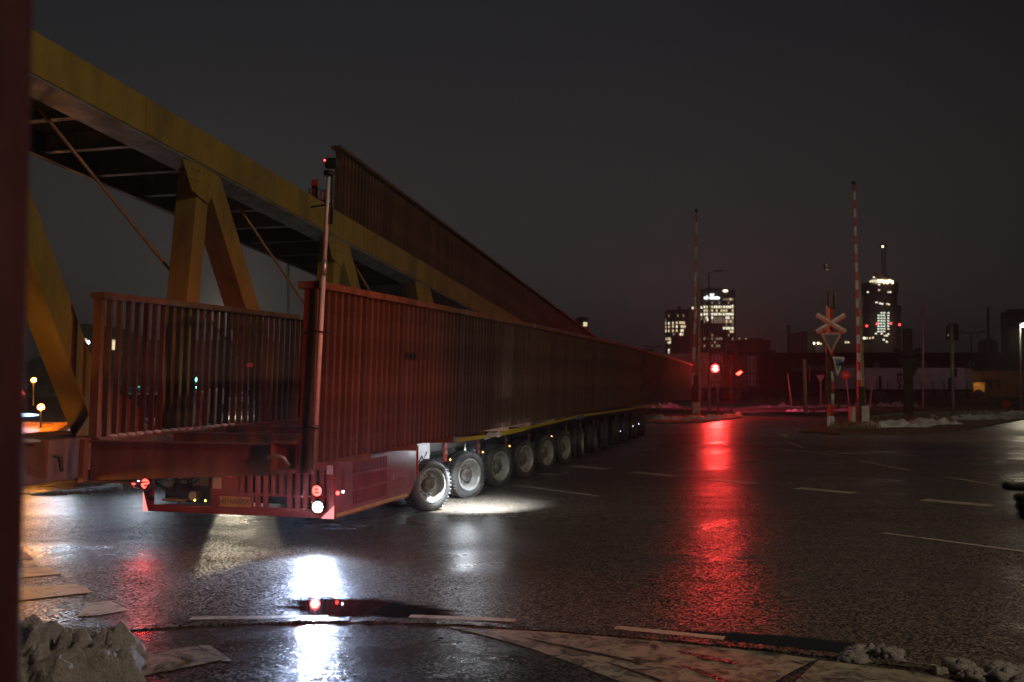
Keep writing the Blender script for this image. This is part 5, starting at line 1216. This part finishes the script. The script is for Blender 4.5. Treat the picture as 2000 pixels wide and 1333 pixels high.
# white police-like van facing the camera, its headlights hidden behind the end beam
YV = 17.2
xa, xb = pix(112, 742, YV).x, pix(300, 742, YV).x
van = thing('parked_van', 'white van with blue and yellow bands facing the camera behind the left railing', 'van', ((xa + xb) / 2, YV, 0))
mb = MB(); mb.add([(xa, YV, .3), (xb, YV, .3), (xb, YV, .86), (xa, YV, .86), (xa + .04, YV + .75, 1.12), (xb - .04, YV + .75, 1.12), (xb - .16, YV + 1.25, 1.60), (xa + .16, YV + 1.25, 1.60), (xb - .14, YV + 4.2, 1.62), (xa + .14, YV + 4.2, 1.62), (xb, YV + 4.3, .3), (xa, YV + 4.3, .3), (xb, YV + 4.3, 1.0), (xa, YV + 4.3, 1.0)],
    [(0, 1, 2, 3), (3, 2, 5, 4), (4, 5, 6, 7), (7, 6, 8, 9), (9, 8, 12, 13), (13, 12, 10, 11), (1, 10, 12, 8, 6, 5, 2), (0, 3, 4, 7, 9, 13, 11), (0, 11, 10, 1)]); mk('body', mb, M['carwhite'], van, bevel=.04)
def pv_(x, y, d=0): return pix(x, y, YV + d)
mb = MB(); mb.add([(xa + .10, YV + .78, 1.15), (xb - .10, YV + .78, 1.15), (xb - .2, YV + 1.2, 1.56), (xa + .2, YV + 1.2, 1.56)], [(0, 1, 2, 3)]); 
for i in range(4): x, y, z = mb.v[i]; mb.v[i] = (x, y - .02, z + .01)
mk('windscreen', mb, M['glass'], van)
mb = MB(); mb.add([(xa + .06, YV + .09, .905), (xb - .06, YV + .09, .905), (xb - .08, YV + .34, .99), (xa + .08, YV + .34, .99)], [(0, 1, 2, 3)]); mk('bonnet_band_glow', mb, E['band_glow'], van)  # emission imitates light falling on the bonnet
mb = MB(); mb.add([(xa + .8, YV + .38, 1.006), (xb - .1, YV + .38, 1.006), (xb - .12, YV + .56, 1.068), (xa + .8, YV + .56, 1.068)], [(0, 1, 2, 3)]); mk('yellow_band', mb, M['yellow'], van)
mb = MB(); mb.box(xa + .2, xb - .2, YV + 1.5, YV + 1.7, 1.622, 1.70); mk('light_bar', mb, E['dim'] if 'dim' in E else M['signblue'], van, bevel=.01)
for xx in (xa + .16, xb - .16):
    mb = MB(); mb.box(xx - .12, xx + .12, YV - .02, YV - .001, .60, .74); mk('headlight', mb, E['dotw'], van)
    mb = MB(); mb.cyl((xx - .09, YV + .8, .33), (xx + .09, YV + .8, .33), .33, n=18); mk('wheel', mb, M['rubber'], van)
    lamp('van_headlight', 'SPOT', (xx, YV - .08, .67), 42 if xx < (xa + xb) / 2 else 12, (.70, .84, 1), .5, (xx * .62, 8, -1.3), 70, .9)
p = pv_(205, 812, .02); mb = MB(); mb.ball(p, .05, 10, sq=(1.4, .5, .9)); mk('flash_lamp', mb, E['dotw'], van, True)
lamp('van_flash', 'POINT', p - Vector((0, .25, -.05)), 6, (.6, .7, 1), .05)
# second row of parked cars as low pale shapes
def parked_car(x0, x1, Y, label, m_='carwhite'):
    a, b = pix(x0, 742, Y).x, pix(x1, 742, Y).x; t = thing('parked_car', label, 'car', ((a + b) / 2, Y, 0)); L_ = b - a
    mb = MB(); mb.prism([(a, Y, .3), (b, Y, .3), (b, Y, .8), (b - .16 * L_, Y, .88), (b - .3 * L_, Y, 1.35), (a + .25 * L_, Y, 1.38), (a + .08 * L_, Y, .92), (a, Y, .85)], (0, 1.7, 0)); mk('body', mb, M[m_], t, bevel=.08)
    mb = MB(); mb.prism([(b - .2 * L_, Y - .01, .9), (b - .32 * L_, Y - .01, 1.28), (a + .26 * L_, Y - .01, 1.3), (a + .14 * L_, Y - .01, .92)], (0, .008, 0)); mk('side_window', mb, M['glass'], t)
    for xx in (a + .2 * L_, b - .2 * L_):
        mb = MB(); mb.cyl((xx, Y - .03, .32), (xx, Y + .2, .32), .32, n=16); mk('wheel', mb, M['rubber'], t)
parked_car(384, 440, 52, 'pale car parked beyond the green signal'); parked_car(455, 560, 55, 'grey car parked right of the pale car behind the railing', 'cont_white')
# red cones / barricade lamps behind the railing
for i, (x, y0, y1) in enumerate(((507, 712, 760), (519, 730, 752), (529, 755, 768))):
    p = Vector((pix(x, 742, 30).x, 30, 0)); t = thing('marker_board', ('left', 'middle', 'right')[i] + ' red road marker board seen between the slats', 'road marker', tuple(p), 'red road marker boards'); a, b = pix(x, y1, 30), pix(x, y0, 30)
    mb = MB(); mb.box(p.x - .07, p.x + .07, 29.98, 30.0, a.z, b.z); mk('board', mb, M['orangered'], t); mb = MB(); mb.bar((p.x, 30.03, 0), (p.x, 30.03, b.z), .04, .04); mk('post', mb, M['signback'], t)
# escort car with warning board and beacons
Ye = 19.0
def pe(x, y, d=0): return pix(x, y, Ye + d)
ec = thing('escort_car', 'escort car with orange beacons, a warning triangle and a striped board on its roof', 'car', (pe(20, 742).x, Ye, 0))
x0, x1 = pe(-130, 742).x, pe(97, 742).x
mb = MB(); mb.prism([(x0, Ye, .28), (x1 + .02, Ye, .28), (x1, Ye, .78), (x1 - .05, Ye + .9, 1.02), (x0 + .05, Ye + .9, 1.02), (x0, Ye, .78)], (0, 0, .0001)) if False else mb.add([(x0, Ye, .28), (x1, Ye, .28), (x1, Ye, .80), (x0, Ye, .80), (x0 + .06, Ye + 1.1, 1.00), (x1 - .06, Ye + 1.1, 1.00), (x1, Ye + 4.2, 1.0), (x0, Ye + 4.2, 1.0), (x0, Ye + 4.2, .28), (x1, Ye + 4.2, .28)], [(0, 1, 2, 3), (3, 2, 5, 4), (4, 5, 6, 7), (7, 6, 9, 8), (1, 9, 6, 5, 2), (0, 3, 4, 7, 8), (0, 8, 9, 1)])
mk('body', mb, M['bodyorange'], ec, bevel=.05)
mb = MB(); mb.add([(x0 + .12, Ye + 1.15, 1.0), (x1 - .12, Ye + 1.15, 1.0), (x1 - .35, Ye + 1.9, 1.5), (x0 + .35, Ye + 1.9, 1.5), (x0 + .3, Ye + 3.6, 1.48), (x1 - .3, Ye + 3.6, 1.48), (x1 - .1, Ye + 4.1, 1.0), (x0 + .1, Ye + 4.1, 1.0)], [(0, 1, 2, 3), (3, 2, 5, 4), (4, 5, 6, 7), (1, 6, 5, 2), (0, 3, 4, 7)]); mk('cabin', mb, M['glass'], ec, bevel=.03)
mb = MB(); mb.ball(pe(44, 811, 1.0), .26, 14, sq=(1.3, .2, .14)); mk('windscreen_glow_strip', mb, E['head'], ec, True)  # glowing strip imitates the bright windscreen
for xx in (x0 + .3, x1 - .3):
    mb = MB(); mb.cyl((xx - .1, Ye + .7, .33), (xx + .1, Ye + .7, .33), .33, n=18); mk('wheel', mb, M['rubber'], ec)
mb = MB(); mb.box(x0, x1 + .02, Ye - .06, Ye + .0, .42, .60); mk('bumper', mb, M['bodyorange'], ec, bevel=.02)
mb = MB(); a, b = pe(34, 802, 2), pe(74, 775, 2); mb.box(a.x - .9, b.x, Ye + 2, Ye + 2.03, a.z, b.z); o = mk('warning_board', mb, M['white'], ec)
for i in range(6):
    mb = MB(); x = a.x - .8 + i * .24; mb.prism([(x, Ye + 1.985, a.z + .01), (x + .1, Ye + 1.985, a.z + .01), (x + .3, Ye + 1.985, b.z - .01), (x + .2, Ye + 1.985, b.z - .01)], (0, .01, 0)); mk('board_stripe', mb, M['redpaint'], o)
P = [pe(14, 771, 1.9), pe(48, 771, 1.9), pe(33, 748, 1.9)]; c = sum(P, Vector()) / 3
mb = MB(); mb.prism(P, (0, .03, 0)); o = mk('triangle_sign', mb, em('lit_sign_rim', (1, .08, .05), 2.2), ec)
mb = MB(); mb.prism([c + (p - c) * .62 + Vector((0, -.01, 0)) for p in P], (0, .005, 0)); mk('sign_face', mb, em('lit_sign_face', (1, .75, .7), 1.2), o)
mb = MB(); mb.prism([c + (p - c) * .28 + Vector((0, -.02, 0)) for p in P], (0, .005, 0)); mk('sign_symbol', mb, M['black'], o)
for x, y, r_ in ((66, 743, .045), (80, 796, .06)):
    p = pe(x, y, .6); mb = MB(); mb.cyl(p - Vector((0, 0, .06)), p - Vector((0, 0, .03)), .05, n=12); mb.bar(p - Vector((0, 0, .06)), p - Vector((0, 0, .5)), .02, .02); h = mk('beacon', mb, M['black'], ec)
    mb = MB(); mb.ball(p, r_ * 1.1, 14); mk('beacon_lens', mb, em('lit_orange_beacon_shell', (1, .34, .04), 22), h, True)
    mb = MB(); mb.ball(p + Vector((0, -r_ * .7, 0)), r_ * .6, 12); mk('beacon_bulb', mb, E['orange'], h, True)
    lamp('beacon_light', 'POINT', p + Vector((0, -.12, .0)), 32, (1, .33, .03), .06)

# ------------------------------------------------------------------ bystander at the right pointing at the load (only the gloved hand is in view)
def skin_body(name, verts, edges, radii, m_, parent, root=0, sub_=2):
    me = bpy.data.meshes.new(name); me.from_pydata([tuple(v) for v in verts], edges, []); me.materials.append(m_)
    o = put(name, me, parent)
    md = o.modifiers.new('skin', 'SKIN'); md.use_smooth_shade = True
    for i, r_ in enumerate(radii):
        sv = me.skin_vertices[0].data[i]; sv.radius = r_ if isinstance(r_, tuple) else (r_, r_); sv.use_root = (i == root)
    sd = o.modifiers.new('sub', 'SUBSURF'); sd.levels = sub_; sd.render_levels = sub_
    return o
tip = pix(1947, 949, 2.75)
px_, py_ = tip.x + .80, tip.y + .12
pr = thing('person', 'bystander in black coat and gloves pointing left with an outstretched arm at the right edge', 'person', (px_, py_, 0))
def W(x, y, z): return Vector((px_ + x, py_ + y, z))
sh = tip.z - .02
V = [W(0, 0, .98), W(0, 0, 1.18), W(0, 0, 1.40), W(0, 0, 1.52), W(0, -.01, 1.60),
     W(-.13, 0, 1.47), W(-.33, -.06, 1.44), Vector((tip.x + .26, tip.y, tip.z - .055)), Vector((tip.x + .215, tip.y, tip.z - .05)),
     W(.17, 0, 1.47), W(.24, .03, 1.18), W(.22, -.06, .95),
     W(-.10, 0, .93), W(-.11, -.01, .50), W(-.11, .02, .09), W(-.12, -.13, .05), W(.10, 0, .93), W(.12, .0, .50), W(.13, .03, .09), W(.13, -.12, .05)]
Ed = [(0, 1), (1, 2), (2, 3), (3, 4), (2, 5), (5, 6), (6, 7), (7, 8), (2, 9), (9, 10), (10, 11), (0, 12), (12, 13), (13, 14), (14, 15), (0, 16), (16, 17), (17, 18), (18, 19)]
Rr = [(.18, .12), (.17, .12), (.18, .12), .07, .06, .085, .065, .052, .042, .085, .062, .05, .10, .07, .055, .045, .10, .07, .055, .045]
body = skin_body('clothed_body', V, Ed, Rr, M['coat'], pr)
# head with face, hair
hc = W(-.02, -.02, 1.72); mb = MB(); b0 = 0; mb.ball((0, 0, 0), 1, 24)
nv = []
for p in mb.v:
    x, y, z = p; zz = z * .125; r_ = 1 if z > -.2 else 1 - .25 * (-.2 - z); X = x * .098 * r_; Yy = y * .078 * r_
    if x < -.6 and abs(y) < .35: X -= .016 * math.exp(-((z + .12) / .18) ** 2) * (1 - abs(y) / .35)
    nv.append((hc.x + X, hc.y + Yy, hc.z + zz))
mb.v = nv; mk('head', mb, M['skin'], pr, True)
mb = MB(); mb.ball((hc.x + .012, hc.y, hc.z + .035), .108, 20, sq=(1, .82, .98)); mk('woollen_hat', mb, M['coat'], pr, True)
for dy in (-.032, .032):
    mb = MB(); mb.ball((hc.x - .088, hc.y + dy, hc.z + .0), .012, 8); mk('eye', mb, M['black'], pr, True)
mb = MB(); mb.bar((hc.x - .085, hc.y - .025, hc.z - .065), (hc.x - .085, hc.y + .025, hc.z - .065), .01, .008); mk('mouth', mb, M['redpaint'], pr)
for dy in (-.078, .078):
    mb = MB(); mb.ball((hc.x + .01, hc.y + dy, hc.z - .01), .028, 8, sq=(.7, .35, 1)); mk('ear', mb, M['skin'], pr, True)
# gloved hand: palm, extended index, three curled fingers, thumb folded
t0 = tip; hx = lambda dx, dy, dz: Vector((t0.x + dx, t0.y + dy, t0.z + dz))
hand = skin_body('gloved_hand', [hx(.235, 0, -.05), hx(.18, 0, -.045), hx(.115, 0, -.040), hx(.10, 0, -.004), hx(.06, 0, -.003), hx(.012, 0, 0)], [(0, 1), (1, 2), (2, 3), (3, 4), (4, 5)], [(.026, .04), (.026, .043), (.024, .040), (.014, .0145), .0135, .0125], M['glove'], pr)
for dz, ln in ((-.028, .0), (-.051, -.004), (-.073, -.010)):
    f = skin_body('gloved_finger', [hx(.13, -.004, dz), hx(.085, -.006, dz), hx(.048 - ln, -.008, dz - .002), hx(.042 - ln, -.034, dz - .004), hx(.075, -.044, dz - .003), hx(.10, -.036, dz)], [(0, 1), (1, 2), (2, 3), (3, 4), (4, 5)], [.013, .0125, .012, .0115, .011, .0105], M['glove'], pr)
skin_body('gloved_thumb', [hx(.17, -.02, -.03), hx(.135, -.04, -.02), hx(.095, -.05, -.03), hx(.07, -.05, -.045)], [(0, 1), (1, 2), (2, 3)], [.017, .0145, .0125, .0115], M['glove'], pr)

# ------------------------------------------------------------------ damp night air
mb = MB(); mb.box(-960, 960, -70, 1420, -1, 60)
hm = bpy.data.materials.new('haze'); hm.use_nodes = True; t_ = hm.node_tree; t_.nodes.clear()
pv = t_.nodes.new('ShaderNodeVolumePrincipled'); ou = t_.nodes.new('ShaderNodeOutputMaterial')
pv.inputs['Color'].default_value = (.93, .93, .95, 1); pv.inputs['Density'].default_value = .0014; pv.inputs['Anisotropy'].default_value = .6
t_.links.new(pv.outputs[0], ou.inputs['Volume'])
hz = mk('haze', mb, hm); hz['kind'] = 'stuff'
